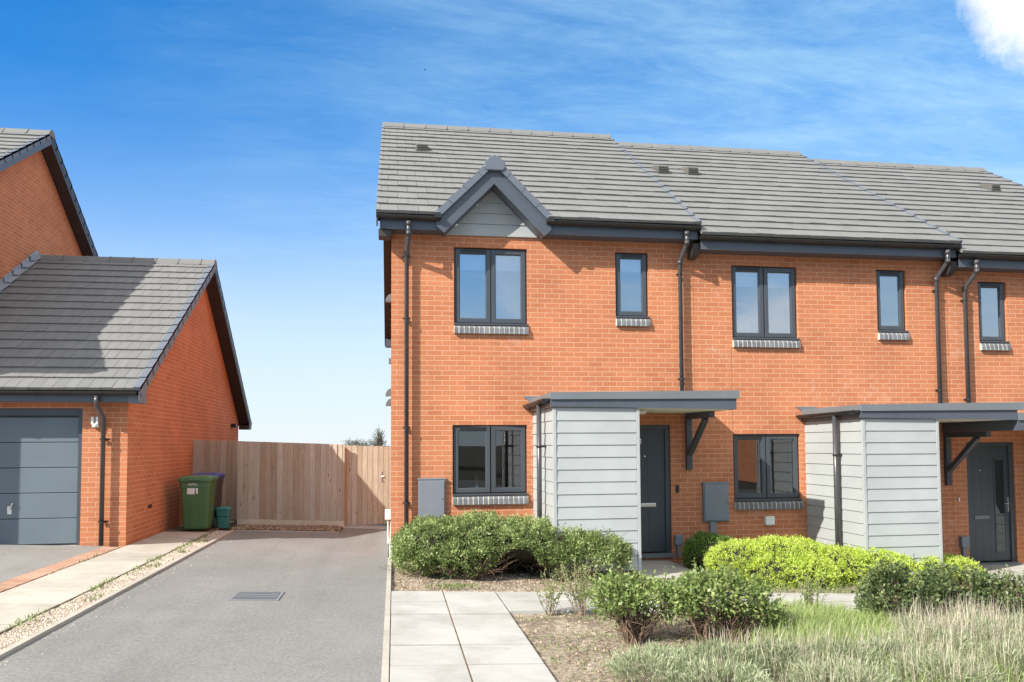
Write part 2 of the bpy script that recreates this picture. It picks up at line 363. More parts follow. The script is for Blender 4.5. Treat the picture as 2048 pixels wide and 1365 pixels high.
def gutter(m, a, b, r=.056, fwd=(0, -1, 0)):
    """half-round gutter with lip from a to b (top rear edge), with joint brackets"""
    a, b, f = Vector(a), Vector(b), Vector(fwd); t = (b - a).normalized(); L = (b - a).length
    def sec(q, R, w):
        return [q + f * (r + R * math.cos(x)) - Vector((0, 0, 1)) * (R * math.sin(x)) for x in [math.pi * i / 10 for i in range(11)]]
    out, inn = sec(a, r, 0), sec(a, r - .006, 0)
    m.prism(out + inn[::-1], t * L)
    m.prism([q for q in out], t * .004); m.prism([q + t * (L - .004) for q in out], t * .004)
    s = .25
    while s < L:
        q = sec(a, r + .007, 0); q2 = sec(a, r + .0005, 0)
        m.prism([p + t * s for p in q + q2[::-1]], t * .035); s += .9
def sill_mesh(m, mm, x0, x1, zt):
    x = x0; n = max(1, round((x1 - x0) / .078)); w = (x1 - x0) / n
    prof = [(.05, zt + .001), (-.024, zt - .010), (-.05, zt - .042), (-.055, zt - .128), (.05, zt - .128)]
    for k in range(n):
        m.cur = rnd.uniform(.2, .8); q = rnd.uniform(-.002, .002)
        m.prism([(x0 + k * w + .005, y + q, z) for y, z in prof], (w - .010, 0, 0))
    prof2 = [(.05, zt - .004), (-.022, zt - .013), (-.047, zt - .044), (-.051, zt - .126), (.05, zt - .126)]
    mm.prism([(x0 + .003, y, z) for y, z in prof2], (x1 - x0 - .006, 0, 0))
def window(root, x0, x1, z0, z1, split, opens, vents, blind=0, glass=None, blindx=None, blindmat=None, handle=None):
    """frame = the part; sashes, panes, vents, sill, lining and blind are its sub-parts"""
    glass = glass or GLASS; yf = .055; w = .045
    fr = MB(); fr.ring(x0 + .004, x1 - .004, z0 + .03, z1 - .004, w, yf + .002, yf + .072)
    fr.box(x0 + .001, x1 + .006, yf - .085, yf + .07, z0 + .003, z0 + .032)
    cells = [(x0, x1)] if split is None else [(x0, split), (split, x1)]
    if split is not None: fr.box(split - .032, split + .032, yf + .003, yf + .071, z0 + .06, z1 - .045)
    f = fr.build('window', PAINT, root, bevel=.004)
    for (a, b), ang, vn in zip(cells, opens, vents):
        a2, b2 = a + (.024 if a == x0 else .008), b - (.024 if b == x1 else .008); c2, d2 = z0 + .048, z1 - .022
        sm = MB(); sm.ring(a2, b2, c2, d2, .062, yf - .022, yf + .05)
        sm.ring(a2 + .055, b2 - .055, c2 + .055, d2 - .055, .016, yf - .012, yf + .03)
        pm = MB(); pm.quad((a2 + .062, yf + .012, c2 + .062), (b2 - .062, yf + .012, c2 + .062), (b2 - .062, yf + .012, d2 - .062), (a2 + .062, yf + .012, d2 - .062))
        sash = sm.build('sash', PAINT, f, bevel=.004); pane = pm.build('pane', glass, f); obs = [sash, pane]
        if vn:
            cx = (a2 + b2) / 2; vm = MB(); vm.box(a2 + .09, b2 - .07, yf - .034, yf - .0225, d2 - .046, d2 - .018); vm.box(a2 + .08, b2 - .06, yf - .04, yf - .0225, d2 - .019, d2 - .010); obs.append(vm.build('trickle_vent', BLACKP, f))
        if ang:
            hx = a2 if ang > 0 else b2
            R = Matrix.Translation((hx, yf, 0)) @ Matrix.Rotation(-math.radians(abs(ang)) * (1 if ang > 0 else -1), 4, 'Z') @ Matrix.Translation((-hx, -yf, 0)); off = Matrix.Translation(wloc(f))
            for o in obs: o.data.transform(off.inverted() @ R @ off)
    sm, mm = MB(), MB(); sill_mesh(sm, mm, x0 - .004, x1 + .012, z0); s = sm.build('sill', SILLB, f, bevel=.004); mm.build('sill_mortar', MORT, f)
    li = MB(); y0, y1 = .131, .33
    li.quad((x0, y0, z0), (x0, y1, z0), (x0, y1, z1), (x0, y0, z1)); li.quad((x1, y0, z1), (x1, y1, z1), (x1, y1, z0), (x1, y0, z0))
    li.quad((x0, y0, z1), (x0, y1, z1), (x1, y1, z1), (x1, y0, z1)); li.box(x0 - .03, x1 + .03, y0, y1 + .04, z0 + .01, z0 + .035)
    li.build('inner_lining', PLASTER, f)
    if blind:
        part('blind', blindmat or WHITE, f, lambda m: (m.box(x0 + .03, x1 - .03, .132, .136, z1 - blind, z1 - .02), m.tube([(x0 + .03, .16, z1 - .03), (x1 - .03, .16, z1 - .03)], .022), m.box(x0 + .03, x1 - .03, .1305, .142, z1 - blind - .02, z1 - blind)))
    return f
def downpipe(root, x, ztop, zbot, yout, r=.034, ywall=-.085, clips=(), name='downpipe', xout=None, bend=True, shoe=False):
    m = MB(); xo = x if xout is None else xout
    if bend: path = [(xo, yout, ztop), (xo, yout, ztop - .17), (x, ywall, ztop - .40), (x, ywall, zbot)]
    else: path = [(x, ywall, ztop), (x, ywall, zbot)]
    m.tube(path, r, 14, True)
    if bend:
        for q, e in ((path[0], .06), ((xo, yout, ztop - .15), .05), ((x, ywall, ztop - .39), .06)): m.tube([(q[0], q[1], q[2] + .01), (q[0], q[1], q[2] - e)], r + .006, 14)
    o = m.build(name, PIPEM, root, smooth=False)
    for p in o.data.polygons: p.use_smooth = len(p.vertices) == 4
    for z in clips:
        part('pipe_clip', BLACKP, o, lambda m: (m.tube([(x, ywall, z - .014), (x, ywall, z + .014)], r + .007, 14), m.box(x - .055, x + .055, ywall + .02, ywall + .035, z - .012, z + .012), m.box(x - .02, x + .02, ywall + .03, .01, z - .012, z + .012)))
    return o
def cabinet(root, x0, x1, z0, z1, pipe=False):
    c = part('meter_cabinet', CAB, root, lambda m: (m.box(x0, x1, -.05, .02, z0, z1), m.box(x0 - .012, x1 + .012, -.058, .0, z1 - .004, z1 + .02)), bevel=.004)
    part('cabinet_door', CAB, c, lambda m: (m.box(x0 + .018, x1 - .018, -.064, -.0505, z0 + .018, z1 - .018)), bevel=.004)
    part('lock', BLACKP, c, lambda m: m.tube([(x1 - .04, -.068, (z0 + z1) / 2), (x1 - .04, -.06, (z0 + z1) / 2)], .009))
    if pipe: part('conduit', CAB, c, lambda m: m.box((x0 + x1) / 2 - .1, (x0 + x1) / 2 + .0, -.04, .01, z0 - .5, z0))
    return c

# ------------------------------------------------------------------ the terrace
YR, ZR, YE, ZE, YB, ZB = 4.55, 8.42, -.39, 5.125, 10.0, 4.68
def terraced_house(x0, x1, rx0, rx1, dz, label, mirror=None, gable=False, seed=1):
    fx = (lambda x: x) if mirror is None else (lambda x: mirror - x)
    def sp(a, b): a, b = fx(a), fx(b); return (min(a, b), max(a, b))
    ox = 0 if mirror is not None else (0 if gable else 4.43)
    S = lambda a, b: sp(a + ox, b + ox)
    root = thing('terraced_house', label, 'house', ((x0 + x1) / 2, 0, gz((x0 + x1) / 2)), 'brick houses of the stepped terrace')
    zb = .0 + dz
    big, small, low, dr = S(.935, 2.058), S(3.453, 3.985), S(.91, 2.04), S(3.42, 4.305)
    holes = [(*big, 3.545 + dz, 4.74 + dz), (*small, 3.70 + dz, 4.74 + dz), (*low, .98 + dz, 2.04 + dz), (*dr, .03 + dz, 2.04 + dz)]
    holes = [h for h in holes if h[1] < x1]
    def wall(m):
        wall_grid(m, x0, x1, gz(x1) - .1, 5.08 + dz, holes)
        for x in ((x0,) if gable else ()) + ((x1,) if mirror else ()):
            zt = lambda y: ZE + .02 + dz + (ZR - ZE) / (YR - YE) * (y - YE) - .14
            poly = [(x, 0, -.2 + dz), (x, 9.7, -.2 + dz), (x, 9.7, ZB + dz + .05), (x, YR, ZR - .16 + dz), (x, 0, zt(0))]
            m.face(poly if x == x0 else poly[::-1])
        if not gable:  # the party gable that shows above the lower roof never rises past it; close the shell
            m.face([(x0 + .002, .3, dz), (x0 + .002, 9.7, dz), (x0 + .002, 9.7, ZB + dz), (x0 + .002, YR, ZR - .2 + dz), (x0 + .002, .3, 5.2 + dz)])
        m.quad((x1, 9.7, dz - .2), (x0, 9.7, dz - .2), (x0, 9.7, ZB + dz + .1), (x1, 9.7, ZB + dz + .1))
    part('wall', BRICK, root, wall)
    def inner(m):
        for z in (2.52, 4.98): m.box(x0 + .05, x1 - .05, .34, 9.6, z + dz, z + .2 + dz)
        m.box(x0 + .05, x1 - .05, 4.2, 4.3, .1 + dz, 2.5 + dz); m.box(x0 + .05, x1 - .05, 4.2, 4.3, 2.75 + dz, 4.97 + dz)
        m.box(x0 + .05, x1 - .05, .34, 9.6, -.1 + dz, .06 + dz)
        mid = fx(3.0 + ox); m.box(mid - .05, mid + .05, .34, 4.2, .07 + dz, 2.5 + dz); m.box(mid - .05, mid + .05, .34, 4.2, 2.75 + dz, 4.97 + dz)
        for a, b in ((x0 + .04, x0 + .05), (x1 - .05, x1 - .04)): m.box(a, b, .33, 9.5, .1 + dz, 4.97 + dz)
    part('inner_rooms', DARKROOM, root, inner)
    if gable: part('plinth', RENDER, root, lambda m: (m.box(-.02, .19, -.02, .01, -.15, .315), m.box(-.025, .01, .012, 9.6, -.15, .23)))
    # roof
    n = 18
    def roof(m):
        slope(m, rx0, rx1, YE, ZE + dz, YR, ZR + dz, n, .3, seed, hole=(lambda z: (1.515 - (5.93 - z), 1.515 + (5.93 - z))) if gable else None)
        slope(m, rx0, rx1, YB, ZB + dz, YR, ZR + dz, 20, .6, seed + 50)
        m.cur = 0
        zd = lambda y: ZE + dz + (ZR - .04 - ZE) * (y - YE - .05) / (YR - YE - .05)
        for a, b, y in (((rx0 + .01, .62, YE + .05), (.62, 2.41, .55), (2.41, rx1 - .01, YE + .05)) if gable else ((rx0 + .01, rx1 - .01, YE + .05),)):
            m.quad((a, y, zd(y)), (b, y, zd(y)), (b, YR, ZR + dz - .04), (a, YR, ZR + dz - .04))
        m.quad((rx1 - .01, YB, ZB + dz - .04), (rx0 + .01, YB, ZB + dz - .04), (rx0 + .01, YR, ZR + dz - .04), (rx1 - .01, YR, ZR + dz - .04))
    rf = part('roof', TILE, root, roof)
    part('ridge_tiles', TILE, rf, lambda m: ridge_caps(m, rx0 - .005, rx1 - .03, YR, ZR + dz + .02))
    part('verge_caps', VERGE, rf, lambda m: verge_caps(m, rx1 + .012, 1, YE, ZE + dz, YR, ZR + dz, n, .05, .05))
    if gable:
        part('verge_tiles', TILE, rf, lambda m: verge_caps(m, rx0 - .012, -1, YE, ZE + dz, YR, ZR + dz, n, .05, .04, .034))
        part('rear_verge_tiles', TILE, rf, lambda m: verge_caps(m, rx0 - .012, -1, YB, ZB + dz, YR, ZR + dz, 20, .05, .07, .034))
    sl = (ZR - ZE) / (YR - YE)
    for vx, vy in {1: ((.55, 2.86),), 2: ((5.18, 2.73), (5.78, 2.73)), 3: ((12.66, 3.1),)}[seed]:
        vz = ZE + dz + sl * (vy - YE)
        part('roof_vent', VENTM, rf, lambda m: (m.hexa(((vx - .12, vy - .2, vz - .11), (vx + .12, vy - .2, vz - .11), (vx + .12, vy + .16, vz + .12), (vx - .12, vy + .16, vz + .12), (vx - .10, vy - .19, vz + .05), (vx + .10, vy - .19, vz + .05), (vx + .10, vy + .14, vz + .17), (vx - .10, vy + .14, vz + .17))),
             [m.box(vx - .1, vx + .1, vy - .21, vy - .2, vz - .09 + k * .035, vz - .075 + k * .035) for k in range(4)]), bevel=.01)
    # eaves
    fa = rx0 + (.04 if gable else .035); fb = rx1 - .0
    gaps = [(fa, .765), (2.215, fb)] if gable else [(fa, fb)]
    for k, (a, b) in enumerate(gaps):
        part('fascia', FASC, root, lambda m: (m.box(a, b, -.285, -.262, 4.905 + dz, 5.142 + dz)))
        part('soffit', FASC, root, lambda m: (m.box(a + .003, b - .003, -.261, .0 if a > x0 - .05 else -.003, 4.91 + dz, 4.925 + dz)))
    ge = [(rx0 - .012, .70), (2.30, rx1 + .02)] if gable else [(rx0 + .0, rx1 + .02)]
    for a, b in ge: part('gutter', BLACKP, root, lambda m: gutter(m, (a, -.287, 5.095 + dz), (b, -.287, 5.085 + dz)))
    if not gable: part('eaves_box', SOFF, root, lambda m: m.prism([(x0 - .09, -.25, 4.92 + dz), (x0 - .09, -.25, 5.0 + dz), (x0 - .09, -.003, 5.0 + dz), (x0 - .09, -.003, 4.80 + dz), (x0 - .09, -.1, 4.79 + dz), (x0 - .09, -.2, 4.83 + dz)], (.10, 0, 0)))
    if gable: downpipe(root, .226, 5.0, .0, -.345, clips=(4.55, 3.62, 2.0, .9), xout=.25)
    px = fx(4.477 + ox) if mirror is None else 9.422
    downpipe(root, px, 5.0 + dz, 2.44 + dz, -.345, clips=(4.4 + dz, 2.75 + dz), xout=px + .02)
    if gable:  # rake boards on the open gable end
        def rake(m):
            for (ya, za, yb, zb2) in ((YE + .02, ZE - .015, YR, ZR - .02), (YB, ZB - .015, YR, ZR - .02)):
                m.prism([(-.215, ya, za - .012), (-.215, yb, zb2 - .012), (-.215, yb, zb2 - .2), (-.215, ya, za - .2)], (.022, 0, 0))
        part('bargeboard', SOFF, root, rake)
        def rsof(m):
            for (ya, za, yb, zb2) in ((YE + .12, ZE - .11, YR, ZR - .19), (YB, ZB - .19, YR, ZR - .19)):
                m.quad((-.193, ya, za), (-.003, ya, za), (-.003, yb, zb2), (-.193, yb, zb2))
        part('rake_soffit', SOFF, root, rsof)
        part('eaves_box', FASC, root, lambda m: (m.box(-.192, -.004, YB - .3, YB - .02, ZB - .26, ZB - .05)))
        part('eaves_end', SOFF, root, lambda m: (m.box(-.185, -.004, -.255, -.01, 4.80, 4.905)))
        for y, z in ((2.6, 4.36), (3.0, 2.66), (3.5, 2.50)):
            part('vent_cowl', CAPM, root, lambda m: m.prism([(-.004, y, z)] + [(-.004 - .11 * math.sin(a), y, z + .14 * math.cos(a) - .0) for a in [math.pi / 2 * i / 8 for i in range(9)]], (0, .16, 0)))
        part('side_box', CAPM, root, lambda m: m.box(-.05, -.004, 2.4, 2.5, 3.2, 3.3))
        part('outlet_box', WHITE, root, lambda m: (m.box(-.10, -.004, 1.4, 1.55, .52, .68), m.tube([(-.05, 1.5, .52), (-.05, 1.5, .12)], .015)), bevel=.006)
        gable_front(root)
    # openings
    if seed == 1:
        window(root, *big, 3.545, 4.74, 1.5, (.7, 0), (1, 0), .30)
        window(root, *small, 3.70, 4.74, None, (.8,), (1,), .26)
        window(root, *low, .98, 2.04, 1.485, (3.2, -4.0), (1, 0), 0, GLASSL)
        cabinet(root, .398, .80, .66, 1.235)
    elif seed == 2:
        part('movement_joint', plain('brown_sealant', (.26, .12, .075), .8, .1), root, lambda m: m.box(5.337, 5.344, -.0015, .01, 1.95, 3.27))
        cabinet(root, 4.815, 5.23, .53, 1.12, True)
        window(root, *big, 3.545 + dz, 4.74 + dz, (big[0] + big[1]) / 2, (0, 0), (1, 0), .30)
        window(root, *small, 3.70 + dz, 4.74 + dz, None, (0,), (1,), .0)
        window(root, *low, .98 + dz, 2.04 + dz, (low[0] + low[1]) / 2, (0, 0), (1, 0), 0, GLASSL)
    else:
        window(root, *small, 3.70 + dz, 4.74 + dz, None, (0,), (1,), .0)
    door(root, *dr, dz, seed)
    porch(root, fx, ox, dz, seed)
    wb = {1: ((4.34, 4.47, .18, .33, CAB),), 2: ((5.83, 5.98, .46, .59, WHITE),), 3: ((9.23, 9.37, .02, .20, CAB),)}[seed]
    for a, b, c, d, mt in wb: part('wall_box', mt, root, lambda m: (m.box(a, b, -.07, .0, c, d), m.box(a + .03, b - .04, -.055, .0, c - (.2 if mt is CAB else .012), c)), bevel=.008)
    if seed == 1: part('doorbell', BLACKP, root, lambda m: (m.box(4.385, 4.43, -.025, .0, .985, 1.10), m.tube([(4.407, -.03, 1.02), (4.407, -.02, 1.02)], .013)), bevel=.005)
    if seed == 3: part('doorbell', WHITE, root, lambda m: m.box(9.235, 9.26, -.02, .0, .77, .83), bevel=.005)
    return root
def gable_front(root):
    """the little clad gable over the first upstairs window"""
    cx, hz = 1.515, .0
    part('gable_cladding', CLAD, root, lambda m: [m.prism([(cx - (5.60 - (4.935 + k * .165)) * .985 - .1, -.03, 4.935 + k * .165), (cx + (5.60 - (4.935 + k * .165)) * .985 + .1, -.03, 4.935 + k * .165),
        (cx + max(.0, (5.60 - (5.095 + k * .165))) * .985 + .1, -.018, 5.095 + k * .165), (cx - max(.0, (5.60 - (5.095 + k * .165))) * .985 - .1, -.018, 5.095 + k * .165)], (0, .016, 0)) for k in range(4)] + [m.box(cx - .76, cx + .76, -.035, -.001, 4.915, 4.936)])
    part('gable_backing', SOFF, root, lambda m: m.prism([(cx - .8, -.006, 4.93), (cx + .8, -.006, 4.93), (cx, -.006, 5.75)], (0, .004, 0)))
    b = part('gable_bargeboard', FASC, root, lambda m: [(m.prism([(cx, -.33, 5.625), (cx + s * .745, -.33, 4.865), (cx + s * .76, -.33, 4.865), (cx + s * .86, -.33, 4.96), (cx + s * .86, -.33, 5.06), (cx, -.33, 5.93)][::s], (0, .03, 0)),
        m.prism([(cx, -.299, 5.625), (cx + s * .745, -.299, 4.865), (cx + s * .765, -.299, 4.885), (cx, -.299, 5.665)][::s], (0, .262, 0))) for s in (1, -1)])
    for s in (1, -1): part('kneeler', FASC, b, lambda m: m.prism([(cx + s * .748, -.337, 4.86), (cx + s * .83, -.337, 4.925), (cx + s * .70, -.337, 5.06), (cx + s * .615, -.337, 4.995)][::s], (0, .055, 0)))
    def rt(m):
        for s in (1, -1):
            A, B = Vector((cx + s * .875, 0, 5.105)), Vector((cx, 0, 5.975)); D = (B - A).normalized(); N = Vector((D.z * (1 if s < 0 else -1), 0, abs(D.x))); N = Vector((s * .705, 0, .705)); L = (B - A).length
            nn = 4
            for k in range(nn):
                a, b2 = A + D * (L * k / nn - .01), A + D * (L * (k + 1) / nn - .004); m.cur = rnd.uniform(.3, .7)
                for y0, y1 in ((-.375, -.32),): m.hexa([Vector((q.x, y, q.z)) for q, y in ((a - N * .055, y0), (b2 - N * .055, y0), (b2 - N * .055, y1), (a - N * .055, y1), (a + N * .05, y0), (b2 + N * .034, y0), (b2 + N * .034, y1), (a + N * .05, y1))])
    part('gable_verge', VERGE, root, rt)
    def gr(m):
        sl = (ZR - ZE) / (YR - YE)
        for s in (1, -1):
            for k in range(4):
                zA, zB = 5.105 + k * .2175, 5.105 + (k + 1) * .2175; xa, xb = cx + s * (.875 - k * .219), cx + s * (.875 - (k + 1) * .219)
                yv = lambda z: YE + (z - ZE) / sl + .06
                m.cur = rnd.uniform(.3, .7); m.face([(xa, -.33, zA + .05), (xa, yv(zA), zA + .05), (xb, yv(zB), zB + .02), (xb, -.33, zB + .02)])
    part('gable_roof', TILE, root, gr)
    part('gable_ridge', VERGE, root, lambda m: (m.prism([(cx - .155, -.395, 5.845), (cx - .155, -.395, 5.93), (cx - .07, -.395, 6.015), (cx, -.395, 6.045), (cx + .07, -.395, 6.015), (cx + .155, -.395, 5.93), (cx + .155, -.395, 5.845), (cx + .12, -.395, 5.81), (cx - .12, -.395, 5.81)], (0, .085, 0)),
        m.prism([(cx - .14, -.31, 5.92), (cx, -.31, 6.04), (cx + .14, -.31, 5.92)], (0, 1.2, 0))), bevel=.01)
    for s in (1, -1): part('gutter_stop', BLACKP, root, lambda m: m.box(cx + s * .84 - .05, cx + s * .84 + .05, -.42, -.29, 5.06, 5.115))
def door(root, x0, x1, dz, seed):
    z0, z1 = .04 + dz, 2.04 + dz
    d = part('door', DOORM, root, lambda m: m.box(x0 + .06, x1 - .06, .06, .105, z0 + .03, z1 - .06), bevel=.004)
    part('door_frame', PAINT, d, lambda m: (m.box(x0, x0 + .058, .03, .12, z0, z1), m.box(x1 - .075, x1, .03, .12, z0, z1), m.box(x0 + .058, x1 - .075, .031, .12, z1 - .062, z1)), bevel=.004)
    part('threshold', CAPM, d, lambda m: m.box(x0 - .02, x1 + .02, -.05, .12, z0 - .05, z0 + .012), bevel=.004)
    if seed == 1:
        part('letter_plate', STEEL, d, lambda m: (m.box(3.74, 4.075, .045, .0595, .765, .825), m.box(3.76, 4.055, .038, .0448, .775, .815)), bevel=.003)
        def one(m): m.box(3.838, 3.850, .052, .0595, 1.745, 1.825); m.prism([(3.838, .052, 1.825), (3.822, .052, 1.808), (3.822, .052, 1.798), (3.838, .052, 1.808)], (0, .0075, 0))
        part('house_number', STEEL, d, one)
        part('spy_hole', STEEL, d, lambda m: m.tube([(3.905, .05, 1.55), (3.905, .0599, 1.55)], .012))
        part('groove', BLACKP, d, lambda m: [m.box(x, x + .004, .0592, .0598, z0 + .1, z1 - .1) for x in (3.7, 3.95, 4.16)])
    elif seed == 3:
        part('letter_plate', CAPM, d, lambda m: m.box(9.57, 9.85, .047, .0595, .465, .525), bevel=.003)
        part('door_glass', GLASSD, d, lambda m: m.box(9.975, 10.135, .054, .0595, z0 + .18, z1 - .30))
        part('glass_bead', PAINT, d, lambda m: m.ring(9.955, 10.155, z0 + .16, z1 - .28, .02, .05, .0598))
        part('handle', STEEL, d, lambda m: (m.box(10.19, 10.215, .05, .0595, .58, .82), m.tube([(10.2, .05, .72), (10.2, .02, .72), (10.1, .02, .715)], .009)))
        part('spy_hole', STEEL, d, lambda m: m.tube([(9.70, .05, 1.27), (9.70, .0599, 1.27)], .010))
        part('groove', BLACKP, d, lambda m: [m.box(x, x + .004, .0592, .0598, z0 + .1, z1 - .1) for x in (9.58, 9.72, 9.86)])
def porch(root, fx, ox, dz, seed):
    def X(a): return fx(a + ox)
    a, b = sorted((X(2.14), X(3.29))); yf = -1.55; zb, zt = .07 + dz, 2.225 + dz; bd = .163
    if seed == 3: a, b = a + .22, b + .22
    n = int((zt - zb) / bd) + 1
    def boards(m):
        for k in range(n):
            z0 = zt - (k + 1) * bd; z1 = zt - k * bd; z0 = max(z0, zb)
            if z1 <= zb: continue
            m.prism([(a + .03, yf - .016, z0), (a + .03, yf - .004, z1), (a + .03, yf + .02, z1), (a + .03, yf + .02, z0)], (b - a - .06, 0, 0))
            m.prism([(a - .016, yf + .03, z0), (a - .004, yf + .03, z1), (a + .02, yf + .03, z1), (a + .02, yf + .03, z0)], (0, -yf - .031, 0))
            m.prism([(b + .016, yf + .03, z0), (b + .004, yf + .03, z1), (b - .02, yf + .03, z1), (b - .02, yf + .03, z0)], (0, -yf - .031, 0))
        m.box(a + .022, b - .022, yf + .022, -.004, zb + .002, zt + .09)
    p = part('porch', CLAD, root, boards)
    for x in (a + .004, b - .004): part('corner_trim', CLAD, p, lambda m: m.box(x - .022, x + .022, yf - .02, yf + .024, zb - .03, zt), bevel=.003)
    gl, gr = sorted((X(2.08), X(4.675))); left_low = fx(0) < fx(1)
    if seed == 2: gr = 8.975
    if seed == 3: gl = 8.985
    zl, zr = (2.245, 2.21) if left_low else (2.21, 2.245); tl, tr = (2.335, 2.355) if left_low else (2.355, 2.335); cl, cr = (2.435, 2.468) if left_low else (2.468, 2.435)
    def canopy(m):
        m.prism([(gl, -1.60, zl + dz), (gr, -1.60, zr + dz), (gr, -1.60, tr + dz), (gl, -1.60, tl + dz)], (0, .03, 0))
        m.hexa([(gl, -1.569, zl + dz), (gl + .022, -1.569, zl + dz), (gl + .022, -.004, zl + dz), (gl, -.004, zl + dz), (gl, -1.569, tl + dz), (gl + .022, -1.569, tl + dz), (gl + .022, -.004, tl + dz), (gl, -.004, tl + dz)])
        m.hexa([(gr - .022, -1.569, zr + dz), (gr, -1.569, zr + dz), (gr, -.004, zr + dz), (gr - .022, -.004, zr + dz), (gr - .022, -1.569, tr + dz), (gr, -1.569, tr + dz), (gr, -.004, tr + dz), (gr - .022, -.004, tr + dz)])
    part('canopy', FASC, p, canopy)
    ca, cb = gl - .0, gr + .035
    if seed == 2: cb = gr + .10
    part('canopy_roof', CAPM, p, lambda m: (m.hexa([(ca, -1.625, tl + .002 + dz), (cb, -1.625, tr + .002 + dz), (cb, -.002, tr + .002 + dz), (ca, -.002, tl + .002 + dz), (ca, -1.622, cl - .005 + dz), (cb, -1.622, cr + dz), (cb, -.002, cr + dz), (ca, -.002, cl - .005 + dz)])))
    part('soffit', CREAM, p, lambda m: m.hexa([(gl + .023, -1.568, zl + .004 + dz), (gr - .023, -1.568, zr + .004 + dz), (gr - .023, -.003, zr + .004 + dz), (gl + .023, -.003, zl + .004 + dz), (gl + .023, -1.568, zl + .02 + dz), (gr - .023, -1.568, zr + .02 + dz), (gr - .023, -.003, zr + .02 + dz), (gl + .023, -.003, zl + .02 + dz)]))
    for k in range(int((gr - gl) / .285)): part('screw', CAPM, p, lambda m: m.tube([(gl + .06 + k * .285, -1.604, (zl + tl) / 2 + dz + .008), (gl + .06 + k * .285, -1.599, (zl + tl) / 2 + dz + .008)], .008, 8))
    if seed < 3:
        part('gutter', BLACKP, p, lambda m: gutter(m, (gl - .002, -1.60, 2.35 + dz), (gl - .002, -.01, 2.335 + dz), .052, (-1, 0, 0)))
        part('flashing', CAPM, p, lambda m: m.prism([(gl - .10, -.012, 2.475 + dz), (gl + .02, -.012, 2.38 + dz), (gl + .25, -.012, 2.44 + dz), (gl + .25, -.012, 2.475 + dz)], (0, .011, 0)))
        q = part('downpipe', PIPEM, p, lambda m: m.tube([(gl - .045, -1.02, 2.31 + dz), (gl - .045, -1.02, gz(gl))], .034, 14), smooth=True)
        part('pipe_clip', BLACKP, p, lambda m: (m.tube([(gl - .045, -1.02, 1.70 + dz), (gl - .045, -1.02, 1.728 + dz)], .041, 14), m.box(gl - .05, a - .002, -1.035, -1.005, 1.702 + dz, 1.726 + dz)))
    if seed != 2:
        bx = 4.55 if seed == 1 else 9.0; zt2 = zr if seed == 1 else zl; zt2 += dz - .003
        def br(m):
            m.box(bx, bx + .09, -.07, -.003, zt2 - .87, zt2); m.box(bx + .002, bx + .088, -.95, -.071, zt2 - .085, zt2)
            m.bar((bx + .045, -.075, zt2 - .62), (bx + .045, -.72, zt2 - .09), .075, .075, (1, 0, 0))
        k = part('bracket', PAINT, p, br, bevel=.004)
        for z in (.17, .74): part('bolt', BLACKP, p, lambda m: m.tube([(bx + .045, -.078, zt2 - z), (bx + .045, -.07, zt2 - z)], .012, 8))
    if seed == 1: part('soffit_light', WHITE, p, lambda m: m.box(3.42, 3.56, -1.1, -.96, zr + dz - .045, zr + dz + .003), bevel=.01)

h1 = terraced_house(0, 4.722, -.205, 4.70, 0, 'end of terrace brick house with small clad gable above its upstairs window', gable=True, seed=1)
h2 = terraced_house(4.725, 9.148, 4.715, 9.13, -.15, 'middle brick terraced house between the gabled end house and the last house', seed=2)
h3 = terraced_house(9.151, 13.6, 9.145, 13.75, -.30, 'furthest right brick terraced house with dark glazed front door', mirror=13.72, seed=3)

